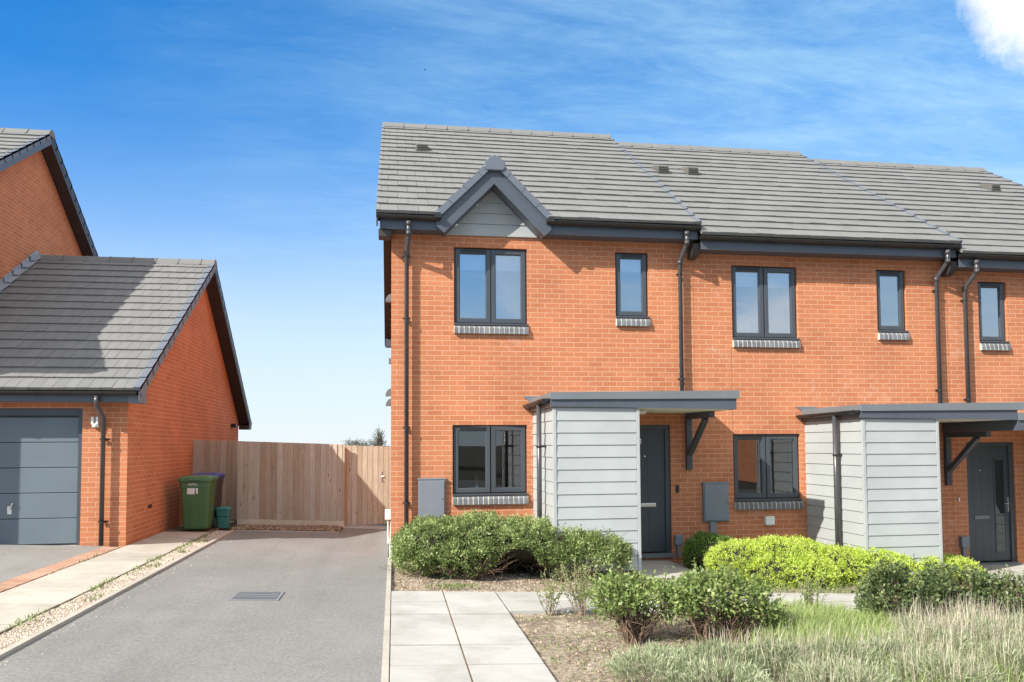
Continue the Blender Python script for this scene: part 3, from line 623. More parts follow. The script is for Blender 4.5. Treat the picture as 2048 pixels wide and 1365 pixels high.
# ------------------------------------------------------------------ garage and the house it belongs to
def garage():
    root = thing('garage', 'attached brick garage with blue-grey sectional door and tiled roof', 'garage', (-5.6, 1.0, gz(-5.6)))
    y0, x1 = 1.0, -3.98; x0 = -7.235; dx0, dx1 = -7.05, -4.63; dz0, dz1 = .285, 2.33
    ye, ze, yr, zr, yb, zb = .655, 2.60, 5.45, 5.62, 9.9, 2.31
    def wall(m):
        wall_grid(m, x0, x1, .1, 2.60, [(dx0, dx1, dz0 - .03, dz1)], y0, .16)
        m.face([(x1, y0, .05), (x1, 9.55, .05), (x1, 9.55, zb + .1), (x1, yr, zr - .14), (x1, y0, 2.62)])
        m.quad((x1, 9.55, .05), (x0, 9.55, .05), (x0, 9.55, zb + .2), (x1, 9.55, zb + .2))
    part('wall', BRICK, root, wall)
    rx0, rx1 = x0 + .0, -3.725; n = 17
    def roof(m):
        slope(m, rx0, rx1, ye, ze, yr, zr, n, .165, 21); slope(m, rx0, rx1, yb, zb, yr, zr, 18, .6, 22); m.cur = 0
        m.quad((rx0, ye + .05, ze), (rx1 - .01, ye + .05, ze), (rx1 - .01, yr, zr - .04), (rx0, yr, zr - .04)); m.quad((rx1 - .01, yb, zb - .04), (rx0, yb, zb - .04), (rx0, yr, zr - .04), (rx1 - .01, yr, zr - .04))
    rf = part('roof', TILE, root, roof)
    part('ridge_tiles', TILE, rf, lambda m: ridge_caps(m, rx0 + .12, rx1 + .03, yr, zr + .02))
    part('verge_caps', VERGE, rf, lambda m: (verge_caps(m, rx1 + .025, 1, ye, ze, yr, zr, n, .10, .12), ))
    part('rear_verge', BLACKP, rf, lambda m: verge_caps(m, rx1 + .02, 1, yb, zb, yr, zr, 18, .07, .12))
    part('flashing', LEAD, rf, lambda m: [m.hexa([(rx0 + a, ya - e, za + c), (rx0 + b, ya - e, za + c), (rx0 + b, yb2, zb2 + c), (rx0 + a, yb2, zb2 + c), (rx0 + a, ya - e, za + c + h), (rx0 + b, ya - e, za + c + h), (rx0 + b, yb2, zb2 + c + h), (rx0 + a, yb2, zb2 + c + h)])
        for k in range(14) for ya, za, yb2, zb2 in ((ye + (yr + .03 - ye) * k / 14, ze + (zr + .06 - ze) * k / 14, ye + (yr + .1 - ye) * (k + 1) / 14 - .01, ze + (zr + .06 - ze) * (k + 1) / 14),) for a, b, c, h, e in ((0.003, .012, .03, .11, 0), (.012, .15, .036, .008, 0))])
    def barge(m):
        m.prism([(-3.735, ye + .01, ze - .02), (-3.735, yr, zr - .02), (-3.735, yr, zr - .18), (-3.735, ye + .01, ze - .18)], (.024, 0, 0))
    part('bargeboard', FASC, root, barge)
    part('rear_bargeboard', PAINT, root, lambda m: m.prism([(-3.735, yb, zb - .02), (-3.735, yr, zr - .02), (-3.735, yr, zr - .2), (-3.735, yb - .28, zb + .0), (-3.735, yb - .28, zb - .14), (-3.735, yb, zb - .14)], (.024, 0, 0)))
    part('rake_soffit', SOFF, root, lambda m: (m.quad((-3.736, ye + .3, ze - .005), (x1 + .002, ye + .3, ze - .005), (x1 + .002, yr, zr - .192), (-3.736, yr, zr - .192)), m.quad((x1 + .002, yb - .28, zb + .01), (-3.736, yb - .28, zb + .01), (-3.736, yr, zr - .192), (x1 + .002, yr, zr - .192)), m.box(x1 + .002, -3.736, yb - .3, yb - .02, zb - .14, zb - .03)))
    part('fascia', FASC, root, lambda m: (m.box(rx0, -3.90, .755, .778, 2.415, 2.575),))
    part('eaves_box', VERGE, root, lambda m: (m.box(-3.90, -3.736, .745, 1.05, 2.40, 2.60),))
    part('soffit', SOFF, root, lambda m: m.box(rx0, -3.905, .779, y0 - .001, 2.42, 2.435))
    part('gutter', BLACKP, root, lambda m: gutter(m, (rx0 + .01, .752, 2.575), (-3.755, .752, 2.565)))
    m = MB(); px = -4.30; m.tube([(px - .03, .69, 2.50), (px - .03, .69, 2.38), (px, .91, 2.17), (px, .91, gz(px))], .034, 14); q = m.build('downpipe', PIPEM, root, smooth=True)
    for z in (1.86, .62): part('pipe_clip', BLACKP, q, lambda m: (m.tube([(px, .91, z - .014), (px, .91, z + .014)], .041, 14), m.box(px - .06, px + .09, .94, .955, z - .012, z + .012), m.box(px - .015, px + .015, .95, 1.0, z - .01, z + .01)))
    gd = MB(); ph = (dz1 - .13 - dz0) / 5
    for k in range(5): gd.box(dx0 + .085, dx1 - .085, 1.10, 1.135, dz0 + k * ph + (.004 if k else 0), dz0 + (k + 1) * ph - .006)
    g = gd.build('garage_door', GDOOR, root, bevel=.005)
    part('door_frame', PAINT, g, lambda m: (m.box(dx1 - .07, dx1, 1.055, 1.15, dz0 - .03, dz1), m.box(dx0, dx0 + .07, 1.055, 1.15, dz0 - .03, dz1), m.box(dx0 + .07, dx1 - .07, 1.056, 1.15, dz1 - .11, dz1), m.box(dx0 + .07, dx1 - .07, 1.1355, 1.15, dz0 - .03, dz1 - .11)), bevel=.004)
    part('handle', STEEL, g, lambda m: (m.tube([(-5.66, 1.095, .82), (-5.66, 1.06, .82)], .022), m.tube([(-5.66, 1.06, .82), (-5.60, 1.055, .91)], .010), m.box(-5.69, -5.63, 1.092, 1.0995, .74, .86)))
    part('threshold', CONC, root, lambda m: m.box(dx0 - .1, dx1 + .02, .9, 1.3, .15, .258))
    part('wall_light', WHITE, root, lambda m: (m.box(-4.475, -4.385, .94, .998, 2.04, 2.10), m.box(-4.485, -4.45, .93, .999, 2.08, 2.20), m.box(-4.42, -4.385, .93, .999, 2.08, 2.20), m.tube([(-4.43, .935, 2.07), (-4.43, .92, 2.07)], .02)), bevel=.005)
    part('air_brick', SOFF, root, lambda m: [m.box(x1 - .001, x1 + .006, y, y + .1, .72, .78) for y in (2.05, 2.17)])
    part('rear_light', BLACKP, root, lambda m: m.box(x1, x1 + .12, 8.6, 8.75, 2.2, 2.3))
garage()
def left_house():
    root = thing('detached_house', 'taller brick house behind the garage, its gable end and dark eaves at the left edge', 'house', (-9.5, 0, gz(-9.5)))
    xg, xv = -7.245, -7.0; yr, zr = 5.45, 8.23; s1, s2 = .632, .735; ye, yb = 1.0, 9.6
    zf = lambda y: zr - s1 * (yr - y); zk = lambda y: zr - s2 * (y - yr)
    def wall(m):
        m.face([(xg, .09, .0), (xg, 9.4, .0), (xg, 9.4, zk(9.4) - .16), (xg, yr, zr - .16), (xg, 1.0, zf(1.0) - .16), (xg, 1.0, 5.2), (xg, .09, 5.2)])
        m.quad((-13.5, .09, 0), (xg, .09, 0), (xg, .09, 5.25), (-13.5, .09, 5.25)); m.quad((xg, 9.4, 0), (-13.5, 9.4, 0), (-13.5, 9.4, 5.3), (xg, 9.4, 5.3)); m.quad((-13.5, 9.4, 0), (-13.5, .09, 0), (-13.5, .09, 5.2), (-13.5, 9.4, 5.3))
    part('wall', BRICK, root, wall)
    def roof(m):
        slope(m, -13.7, xv, ye, zf(ye), yr, zr, 16, .3, 31); slope(m, -13.7, xv, yb, zk(yb), yr, zr, 16, .6, 32); m.cur = .1
        m.quad((-13.7, ye, zf(ye) - .03), (xv - .01, ye, zf(ye) - .03), (xv - .01, yr, zr - .04), (-13.7, yr, zr - .04)); m.quad((xv - .01, yb, zk(yb) - .04), (-13.7, yb, zk(yb) - .04), (-13.7, yr, zr - .04), (xv - .01, yr, zr - .04))
    rf = part('roof', TILE, root, roof)
    part('ridge_tiles', TILE, rf, lambda m: ridge_caps(m, -13.7, xv + .03, yr, zr + .02))
    part('verge_caps', VERGE, rf, lambda m: verge_caps(m, xv + .02, 1, ye, zf(ye), yr, zr, 16, .07, .08))
    part('rear_verge', BLACKP, rf, lambda m: verge_caps(m, xv + .02, 1, yb, zk(yb), yr, zr, 16, .07, .12))
    part('bargeboard', FASC, root, lambda m: m.prism([(xv - .01, ye, zf(ye) - .02), (xv - .01, yr, zr - .02), (xv - .01, yr, zr - .22), (xv - .01, ye, zf(ye) - .22)], (.024, 0, 0)))
    part('rear_bargeboard', PAINT, root, lambda m: m.prism([(xv - .01, yb, zk(yb) - .02), (xv - .01, yr, zr - .02), (xv - .01, yr, zr - .22), (xv - .01, yb, zk(yb) - .22)], (.024, 0, 0)))
    part('rake_soffit', SOFF, root, lambda m: (m.quad((xv - .011, ye, zf(ye) - .21), (xg + .002, ye, zf(ye) - .21), (xg + .002, yr, zr - .21), (xv - .011, yr, zr - .21)), m.quad((xg + .002, yb, zk(yb) - .21), (xv - .011, yb, zk(yb) - .21), (xv - .011, yr, zr - .21), (xg + .002, yr, zr - .21))))
    part('front_roof', TILE, root, lambda m: (slope(m, -13.7, xv, -.45, 5.2, 1.0, zf(1.0) + .02, 5, .3, 33), m.hexa([(-13.7, -.45, 5.02), (xv, -.45, 5.02), (xv, 1.0, 5.02), (-13.7, 1.0, 5.02), (-13.7, -.45, 5.19), (xv, -.45, 5.19), (xv, 1.0, zf(1.0)), (-13.7, 1.0, zf(1.0))])))
left_house()

# ------------------------------------------------------------------ ground
def grid(name, mat, xs, ys, zf, k='structure'):
    m = MB(); ix = {}
    for i, x in enumerate(xs):
        for j, y in enumerate(ys): ix[i, j] = m.vert((x, y, zf(x, y)))
    for i in range(len(xs) - 1):
        for j in range(len(ys) - 1): m.f.append([ix[i, j], ix[i + 1, j], ix[i + 1, j + 1], ix[i, j + 1]])
    o = m.build(name, mat); o['kind'] = k; return o
def lin(a, b, n): return [a + (b - a) * i / (n - 1) for i in range(n)]
grid('ground', GROUND, [-900, -300, -80, -25, 25, 80, 300, 900], [-900, -300, -60, -22, 0, 10, 60, 300, 1200], lambda x, y: gz(x) - .12 - (0 if y < 20 else .35 * min(1, (y - 20) / 200)))
grid('road', ROADM, [-80, -25, 25, 80], [-27, -20.5], lambda x, y: gz(x) - .10)
def strip(name, mat, x0, x1, y0, y1, a, b):
    m = MB(); m.sbox(x0, x1, y0, y1, a, b); return kind(m.build(name, mat), 'structure')
grid('driveway', ASPH, [-2.80, -.04], [-20.5, 2.2, 3.15], lambda x, y: gz(x) - .006)
m = MB(); m.face([(-2.80, 3.15, gz(-2.8) - .006), (-.04, 3.15, gz(0) - .006), (-.04, 4.0, gz(0) - .006), (-.93, 3.95, gz(-.93) - .006), (-.95, 3.32, gz(-.95) - .006)]); kind(m.build('driveway_end', ASPH), 'structure')
strip('kerb', KERB, -2.855, -2.80, -20.5, 3.12, -.1, .022)
strip('kerb', KERB, -.04, .012, -20.5, -.02, -.1, .004)
m = MB(); m.sbox(-2.8, -.95, 3.18, 3.235, -.1, .012); kind(m.build('kerb', KERB), 'structure')
grid('gravel_strip', GRAVB, lin(-3.16, -2.85, 5), lin(-20, 3.3, 220), lambda x, y: gz(x) - .012 + .012 * mnoise.noise((x * 9, y * 9, 0)))
strip('gate_step', CONC, -.95, -.03, 3.96, 4.6, -.1, .012)
grid('mulch_bed', MULCH, lin(-2.95, -.93, 30), lin(3.2, 4.25, 20), lambda x, y: gz(x) + .012 + .03 * mnoise.noise((x * 5, y * 5, 3)) + .01 * mnoise.noise((x * 19, y * 19, 3)))
def paving(name, mat, cols, rows, seed, a=-.05, gap=.0115, skip=None):
    m = MB(); r = random.Random(seed)
    for i in range(len(cols) - 1):
        for j in range(len(rows) - 1):
            if skip and skip(i, j): continue
            m.cur = r.uniform(0, 1); h = r.uniform(-.0025, .0025)
            m.sbox(cols[i] + gap * .6, cols[i + 1] - gap * .6, rows[j] + gap * 1.25, rows[j + 1] - gap * 1.25, a, h)
    return kind(m.build(name, mat, bevel=.004), 'structure')
paving('front_path', SLAB, [.014, .60, 1.205], [-2.65 - .602 * k for k in range(16)][::-1], 3)
paving('cross_path', SLAB, [1.21 + .6 * k for k in range(14)], [-3.70, -3.175, -2.65], 4, -.045)
paving('garage_path', SLABW, [-3.965, -3.165], [-20.5 + .9 * k for k in range(27)], 6, -.05)
paving('bin_path', SLABW, [-3.965, -3.565, -3.165], [3.8, 4.35, 4.95], 6, -.05)
paving('door_path', CONC, [3.38, 4.26], [-2.645, -1.3, -.0], 5, -.05, .003)
paving('far_door_path', CONC, [8.75, 9.6, 10.45], [-2.645, -1.3, -.0], 8, -.05, .003)
paving('brick_edging', PAVER, [-4.235, -3.985], [-16 + .112 * k for k in range(151)], 9, -.05, .003)
grid('garage_apron', ASPH2, [-12, -4.24], [-20.5, .9], lambda x, y: gz(x) - .004)
def soilz(x, y): return gz(x) - .035 + .022 * mnoise.noise((x * 1.7, y * 1.7, 1)) + .012 * mnoise.noise((x * 7, y * 7, 2)) + .006 * mnoise.noise((x * 21, y * 21, 5))
grid('soil_bed', SOIL, lin(.005, 15, 190), lin(-11.3, .02, 150), soilz)
# mortar bed under the joints of the slabs
JOINT = soil_mat('sandy_joint', ((.17, .13, .09), (.25, .20, .145), (.33, .27, .20)), 3.)
strip('path_bedding', JOINT, .013, 1.2, -12.2, -2.66, -.06, -.007)
strip('path_bedding', JOINT, -3.96, -3.17, -20.4, 4.9, -.06, -.007)

# ------------------------------------------------------------------ fence, gate, drain
def board_fence(label, x0, x1, y, top, bot, gravel, seed, group='boarded fences across the end of the drive'):
    r = random.Random(seed); top += .022; root = thing('board_fence', label, 'fence', ((x0 + x1) / 2, y, gz((x0 + x1) / 2)), group)
    m = MB(); x = x0
    while x < x1 - .01:
        w = min(r.uniform(.098, .112), x1 - x); m.cur = r.random(); t = gz(x + w / 2)
        m.hexa([(x - .012, y - .010, t + bot), (x + w, y - .032, t + bot), (x + w, y, t + bot), (x - .012, y, t + bot), (x - .012, y - .012, t + top + r.uniform(-.004, .004)), (x + w, y - .032, t + top), (x + w, y, t + top), (x - .012, y, t + top)]); x += w
    m.build('boards', WOOD, root)
    if gravel:
        m = MB(); m.cur = .95; m.sbox(x0, x1, y - .03, y + .01, -.01, bot - .003); m.build('gravel_board', WOODP, root)
    m = MB(); m.cur = .3
    for xx in (x0 + .05, x1 - .05): m.box(xx - .05, xx + .05, y + .03, y + .13, gz(xx) - .1, gz(xx) + top - .05)
    for z in (bot + .15, (top + bot) / 2, top - .2): m.sbox(x0, x1, y + .002, y + .029, z, z + .07)
    m.build('posts_and_rails', WOOD, root)
    return root
WOODP = slab_mat('pale_gravel_board', (.56, .50, .39), (.62, .56, .45))
board_fence('weathered board fence panel with a pale gravel board above the mulch bed', -2.95, -.925, 4.15, 1.605, .125, True, 1)
board_fence('short board fence piece between garage wall and longer panel, behind the bins', -3.975, -2.7, 4.95, 1.60, .04, False, 2)
def gate():
    root = thing('garden_gate', 'tall closed wooden board gate beside the end house', 'gate', (-.48, 4.28, gz(-.48)))
    r = random.Random(5); m = MB(); x = -.895
    while x < -.05:
        w = min(.104, -.05 - x); m.cur = r.random() * .8 + .1; m.box(x + .003, x + w - .003, 4.262 + r.uniform(0, .004), 4.29, .165, 1.742 - (x + .9) * .03 + r.uniform(-.004, .004)); x += w
    m.build('boards', WOOD, root)
    m = MB(); m.cur = .4; m.box(-.90, -.05, 4.291, 4.32, .3, .4); m.box(-.90, -.05, 4.291, 4.32, 1.4, 1.5); m.bar((-.85, 4.306, .42), (-.1, 4.306, 1.38), .03, .09); m.build('ledges', WOOD, root)
    part('latch', STEEL, root, lambda m: (m.box(-.215, -.19, 4.25, 4.261, 1.02, 1.22), m.tube([(-.2, 4.255, 1.12), (-.16, 4.24, 1.12)], .008)))
    part('gate_post', WOOD, root, lambda m: m.box(-.05, .0, 4.25, 4.35, .05, 1.735)); part('gate_post', WOOD, root, lambda m: m.box(-.99, -.897, 4.262, 4.36, .05, 1.745))
gate()
def drain():
    root = thing('drain_grate', 'slotted grey metal drain grate set flat in the asphalt drive', 'drain', (-1.39, -2.97, gz(-1.39)))
    x0, x1, y0, y1 = -1.64, -1.14, -3.21, -2.73; f = lambda x: gz(x)
    def fr(m):
        for a, b, c, d in ((x0, x1, y0, y0 + .03), (x0, x1, y1 - .03, y1), (x0, x0 + .03, y0 + .03, y1 - .03), (x1 - .03, x1, y0 + .03, y1 - .03)): m.sbox(a, b, c, d, -.02, .004)
    IRON = plain('worn_grey_iron', (.19, .20, .215), .6, .18, 14)
    part('frame', IRON, root, fr)
    part('bars', IRON, root, lambda m: [m.sbox(x0 + .036 + k * .0287, x0 + .036 + k * .0287 + .014, y0 + .031, y1 - .031, -.02, .002) for k in range(15)] + [m.sbox(x0 + .03, x1 - .03, y0 + .2 + q, y0 + .222 + q, -.02, .0015) for q in (0, .11)])
    part('pit', BLACKP, root, lambda m: m.sbox(x0 + .03, x1 - .03, y0 + .03, y1 - .03, -.012, -.004))
drain()

# ------------------------------------------------------------------ bins
def bin_(label, x, y, w0, w1, d0, d1, h, body, lid, stick):
    g = gz(x); root = thing('wheelie_bin', label, 'wheelie bin', (x, y, g), 'wheelie bins by the fence')
    def sec(z, w, d, e=.05): # rounded rectangle section, front at y - d/2
        pts = []
        for sx, sy, a0 in ((1, -1, -90), (1, 1, 0), (-1, 1, 90), (-1, -1, 180)):
            for i in range(5):
                a = math.radians(a0 + i * 22.5); pts.append((x + sx * (w / 2 - e) + e * math.cos(a), y + sy * (d / 2 - e) + e * math.sin(a), g + z))
        return pts
    def loft(m, secs):
        rg = [[m.vert(p) for p in s] for s in secs]
        for a, b in zip(rg, rg[1:]):
            for i in range(len(a)): j = (i + 1) % len(a); m.f.append([a[i], a[j], b[j], b[i]])
        m.f.append(rg[0][::-1]); m.f.append(rg[-1])
    b = part('body', body, root, lambda m: loft(m, [sec(.035, w0 * .96, d0 * .96), sec(.06, w0, d0), sec(h * .55, (w0 + w1) / 2 - .005, (d0 + d1) / 2), sec(h * .86, w1 - .03, d1 - .02), sec(h * .865, w1 - .005, d1), sec(h - .03, w1, d1), sec(h - .025, w1 + .03, d1 + .03), sec(h - .005, w1 + .03, d1 + .03)]))
    part('front_rib', body, b, lambda m: [m.hexa([(x + s * .10 - .02, y - d0 / 2 - .012, g + .06), (x + s * .10 + .02, y - d0 / 2 - .012, g + .06), (x + s * .10 + .02, y - d0 / 2 + .03, g + .06), (x + s * .10 - .02, y - d0 / 2 + .03, g + .06), (x + s * .085 - .012, y - (d0 + d1) / 4 - .004, g + h * .5), (x + s * .085 + .012, y - (d0 + d1) / 4 - .004, g + h * .5), (x + s * .085 + .012, y - d0 / 2 + .03, g + h * .5), (x + s * .085 - .012, y - d0 / 2 + .03, g + h * .5)]) for s in (-1, 1)], bevel=.008)
    def ld(m): loft(m, [sec(h - .004, w1 + .05, d1 + .05), sec(h + .045, w1 + .055, d1 + .055), sec(h + .065, w1 + .0, d1 + .0), sec(h + .085, w1 * .7, d1 * .7), sec(h + .09, w1 * .4, d1 * .4)])
    l = part('lid', lid, root, ld)
    part('lid_grip', lid, l, lambda m: m.box(x - .11, x + .11, y - d1 / 2 - .055, y - d1 / 2 - .02, g + h + .005, g + h + .03), bevel=.008)
    part('handle', BLACKP, root, lambda m: (m.tube([(x - w1 / 2, y + d1 / 2 + .09, g + h + .01), (x + w1 / 2, y + d1 / 2 + .09, g + h + .01)], .018), [m.bar((x + s * w1 * .42, y + d1 / 2 - .02, g + h - .01), (x + s * w1 * .42, y + d1 / 2 + .09, g + h + .01), .03, .03) for s in (-1, 1)]))
    for s in (-1, 1):
        part('wheel', BLACKP, root, lambda m: m.tube([(x + s * (w0 / 2 + .005), y + d0 / 2 - .02, g + .1), (x + s * (w0 / 2 + .05), y + d0 / 2 - .02, g + .1)], .1, 20))
    if stick:
        yy = lambda z: y - (d0 + (d1 - d0) * z / h) / 2 - .004
        part('sticker', WHITE, b, lambda m: (m.hexa([(x - .13, yy(.66), g + .66), (x + .0, yy(.66), g + .66), (x + .0, yy(.66) + .003, g + .66), (x - .13, yy(.66) + .003, g + .66), (x - .13, yy(.77), g + .77), (x + .0, yy(.77), g + .77), (x + .0, yy(.77) + .003, g + .77), (x - .13, yy(.77) + .003, g + .77)]), m.prism([(x + .025, yy(.66), g + .665), (x + .05, yy(.66), g + .66), (x + .055, yy(.77), g + .77), (x + .015, yy(.77), g + .765)], (0, .003, 0)),
            [m.box(x - .1 - .02 * k + q * .045, x - .1 - .02 * k + q * .045 + .034, yy(.8 + .02 * (2 - k)) - .003, yy(.8 + .02 * (2 - k)), g + .795 + .022 * (2 - k), g + .806 + .022 * (2 - k)) for k in range(2) for q in range(3 + k)]))
    return root
GREEN = plain('faded_green_plastic', (.06, .15, .055), .45, .12, 3); GREENL = plain('green_lid_plastic', (.075, .19, .085), .4, .1, 4); BLK = plain('dark_grey_plastic', (.04, .038, .038), .4, .15); BLUE = plain('blue_lid_plastic', (.035, .06, .28), .4, .1); TEAL = plain('teal_plastic', (.05, .22, .19), .45, .1)
bin_('green wheelie bin with white sticker, lid closed, against the garage wall', -3.46, 3.22, .43, .53, .42, .56, .90, GREEN, GREENL, True)
bin_('dark grey wheelie bin with blue lid standing behind the green bin', -3.46, 3.88, .42, .50, .42, .54, .92, BLK, BLUE, False)
def caddy():
    x, y = -3.12, 3.72; g = gz(x); root = thing('food_caddy', 'small teal food waste caddy on the slabs beside the bins', 'caddy', (x, y, g))
    def sq(z, w): return [(x + sx * w, y + sy * w * .9, g + z) for sx, sy in ((-.8, -1), (.8, -1), (1, -.8), (1, .8), (.8, 1), (-.8, 1), (-1, .8), (-1, -.8))]
    def loft(m, ss):
        rg = [[m.vert(p) for p in s] for s in ss]
        for a, b in zip(rg, rg[1:]):
            for i in range(8): m.f.append([a[i], a[(i + 1) % 8], b[(i + 1) % 8], b[i]])
        m.f.append(rg[0][::-1]); m.f.append(rg[-1])
    part('body', TEAL, root, lambda m: loft(m, [sq(0, .098), sq(.2, .112), sq(.205, .118), sq(.215, .118), sq(.22, .113), sq(.32, .12)]))
    l = part('lid', TEAL, root, lambda m: loft(m, [sq(.32, .135), sq(.345, .138), sq(.37, .12), sq(.385, .08)]))
    part('handle', TEAL, root, lambda m: m.tube([(x - .132, y, g + .30), (x - .135, y - .09, g + .345), (x - .07, y - .14, g + .36), (x + .07, y - .14, g + .36), (x + .135, y - .09, g + .345), (x + .132, y, g + .30)], .008, 8))
    part('band', BLACKP, root, lambda m: loft(m, [sq(.206, .1185), sq(.216, .1187)]))
caddy()

# ------------------------------------------------------------------ plants
def unit(a): return a / np.maximum(np.linalg.norm(a, axis=-1, keepdims=True), 1e-9)
def np_mesh(name, mat, V, F, T, parent=None, smooth=False):
    me = bpy.data.meshes.new(name); off = np.array(wloc(parent)) if parent is not None else np.zeros(3); V = V - off
    nv, nf, k = len(V), len(F), F.shape[1]
    me.vertices.add(nv); me.vertices.foreach_set('co', V.astype(np.float32).ravel()); me.loops.add(nf * k); me.loops.foreach_set('vertex_index', F.astype(np.int32).ravel())
    me.polygons.add(nf); me.polygons.foreach_set('loop_start', (np.arange(nf) * k).astype(np.int32)); me.update(calc_edges=True)
    at = me.attributes.new('tint', 'FLOAT', 'POINT'); at.data.foreach_set('value', T.astype(np.float32))
    return link(name, me, mat, parent)
def leaves(name, mat, P, N, size, aspect, rg, parent, spread=.8, tone=None, var=.25, droop=0.):
    n = len(P); d = unit(N + rg.normal(0, spread, (n, 3))); d[:, 2] -= droop; d = unit(d)
    s = unit(np.cross(d, rg.normal(0, 1, (n, 3)))); up = np.cross(s, d); L = size * rg.uniform(.65, 1.3, (n, 1)); W = L * aspect
    V = np.stack([P, P + d * L * .5 + s * W * .5 + up * W * .12, P + d * L, P + d * L * .5 - s * W * .5 + up * W * .12], 1).reshape(-1, 3)
    F = np.arange(4 * n).reshape(n, 4); t = np.clip((tone if tone is not None else .5) + rg.normal(0, var, n), 0, 1)
    return np_mesh(name, mat, V, F, np.repeat(t, 4), parent)
def blob(rg, ells, n, per, cr, shell, zmin=None, gapn=0., gaps=4., lo=-1., amp=.035):
    """leaf positions in clusters just inside the surface of a union of ellipsoids"""
    E = np.array(ells, float); A = (E[:, 3] * E[:, 4] + E[:, 4] * E[:, 5] + E[:, 3] * E[:, 5]); P, N = [], []
    tot = 0
    while tot < n / per:
        q = E[rg.choice(len(E), 4000, p=A / A.sum())]; d = unit(rg.normal(0, 1, (4000, 3)))
        rr = 1 - shell * rg.uniform(0, 1, (4000, 1)) ** 2; p = q[:, :3] + d * q[:, 3:] * rr
        f = np.min(np.linalg.norm((p[:, None, :] - E[None, :, :3]) / E[None, :, 3:], axis=2), axis=1)
        k = (f > 1 - shell * 1.15) & (d[:, 2] > lo)
        if zmin is not None: k &= p[:, 2] > zmin
        p, nn = p[k], unit(d[k] / q[k, 3:])
        if gapn:
            g = np.array([mnoise.noise((a[0] * gaps, a[1] * gaps, a[2] * gaps)) for a in p]); kk = g > gapn - 1; p, nn, g = p[kk], nn[kk], g[kk]; p = p + nn * (g[:, None] * amp)
        P.append(p); N.append(nn); tot += len(p)
    P, N = np.concatenate(P)[:n // per], np.concatenate(N)[:n // per]; t = rg.uniform(.2, .8, len(P))
    Pi = np.repeat(P, per, 0) + rg.normal(0, cr, (len(P) * per, 3)); return Pi, np.repeat(N, per, 0), np.repeat(t, per)
def stems(name, mat, rg, base, tips, r0, parent, sub=3, jit=.05, tone=.5, seg=5, extra=()):
    m = MB()
    for pth, rr in extra: m.cur = .95; m.tube(pth, rr, 3, False)
    for b, t in zip(base, tips):
        b, t = Vector(b), Vector(t); L = (t - b).length; path = []
        for i in range(seg + 1):
            u = i / seg; p = b.lerp(t, u); p.z += .0 ; p += Vector(rg.normal(0, 1, 3)) * jit * L * math.sin(math.pi * u) * .9; path.append(p)
        m.cur = float(np.clip(tone + rg.normal(0, .2), 0, 1)); m.tube(path, [r0 * (1 - .7 * i / seg) for i in range(seg + 1)], 4, False)
        for k in range(sub):
            i = int(rg.integers(2, seg)); p = path[i]; q = p + Vector(((t - b).normalized()) * .5 + Vector(rg.normal(0, .5, 3))).normalized() * L * rg.uniform(.2, .45)
            mid = p.lerp(q, .5) + Vector(rg.normal(0, .02, 3)); m.tube([p, mid, q], [r0 * .5, r0 * .38, r0 * .2], 3, False)
    return m.build(name, mat, parent)
def uvsphere(m, c, r, nu=14, nv=8):
    ix = [[m.vert((c[0] + r[0] * math.sin(math.pi * j / nv) * math.cos(2 * math.pi * i / nu), c[1] + r[1] * math.sin(math.pi * j / nv) * math.sin(2 * math.pi * i / nu), c[2] + r[2] * math.cos(math.pi * j / nv))) for i in range(nu)] for j in range(nv + 1)]
    for j in range(nv):
        for i in range(nu): m.f.append([ix[j][i], ix[j + 1][i], ix[j + 1][(i + 1) % nu], ix[j][(i + 1) % nu]])
TWIGSHADE = plain('twig_shade', (.028, .028, .014), .9, .4, 12)  # twigs plus the shade inside the foliage, painted near black
TWIG = leaf_mat('brown_twig', (.07, .045, .03), (.14, .09, .06), (.24, .17, .12), 0., .8)
TWIGP = leaf_mat('pale_twig', (.20, .15, .10), (.34, .27, .19), (.48, .40, .30), 0., .8)
LHEDGE = leaf_mat('hedge_leaf', (.085, .13, .038), (.22, .305, .092), (.50, .58, .26))
LLIME = leaf_mat('lime_leaf', (.28, .40, .035), (.56, .69, .11), (.78, .86, .27), .4)
LDARK = leaf_mat('dark_glossy_leaf', (.075, .14, .03), (.15, .255, .05), (.27, .39, .09), .3)
LSHRUB = leaf_mat('shrub_leaf', (.11, .16, .05), (.20, .285, .085), (.40, .47, .17), .3, .42)
LSHRUB2 = leaf_mat('dark_shrub_leaf', (.05, .08, .034), (.11, .16, .06), (.25, .29, .12), .25, .42)
LWEED = leaf_mat('weed_leaf', (.12, .17, .05), (.22, .29, .10), (.36, .41, .18))
LGRASS = leaf_mat('fresh_grass', (.17, .24, .06), (.31, .41, .13), (.50, .55, .27))
LLAV = leaf_mat('silver_lavender_leaf', (.13, .17, .08), (.31, .37, .20), (.52, .55, .38), .25, .7)
LDRY = leaf_mat('dry_stalk', (.30, .26, .19), (.48, .43, .33), (.66, .61, .50), .2, .8)
LFAR = leaf_mat('distant_leaf', (.13, .16, .13), (.19, .23, .18), (.27, .31, .25))

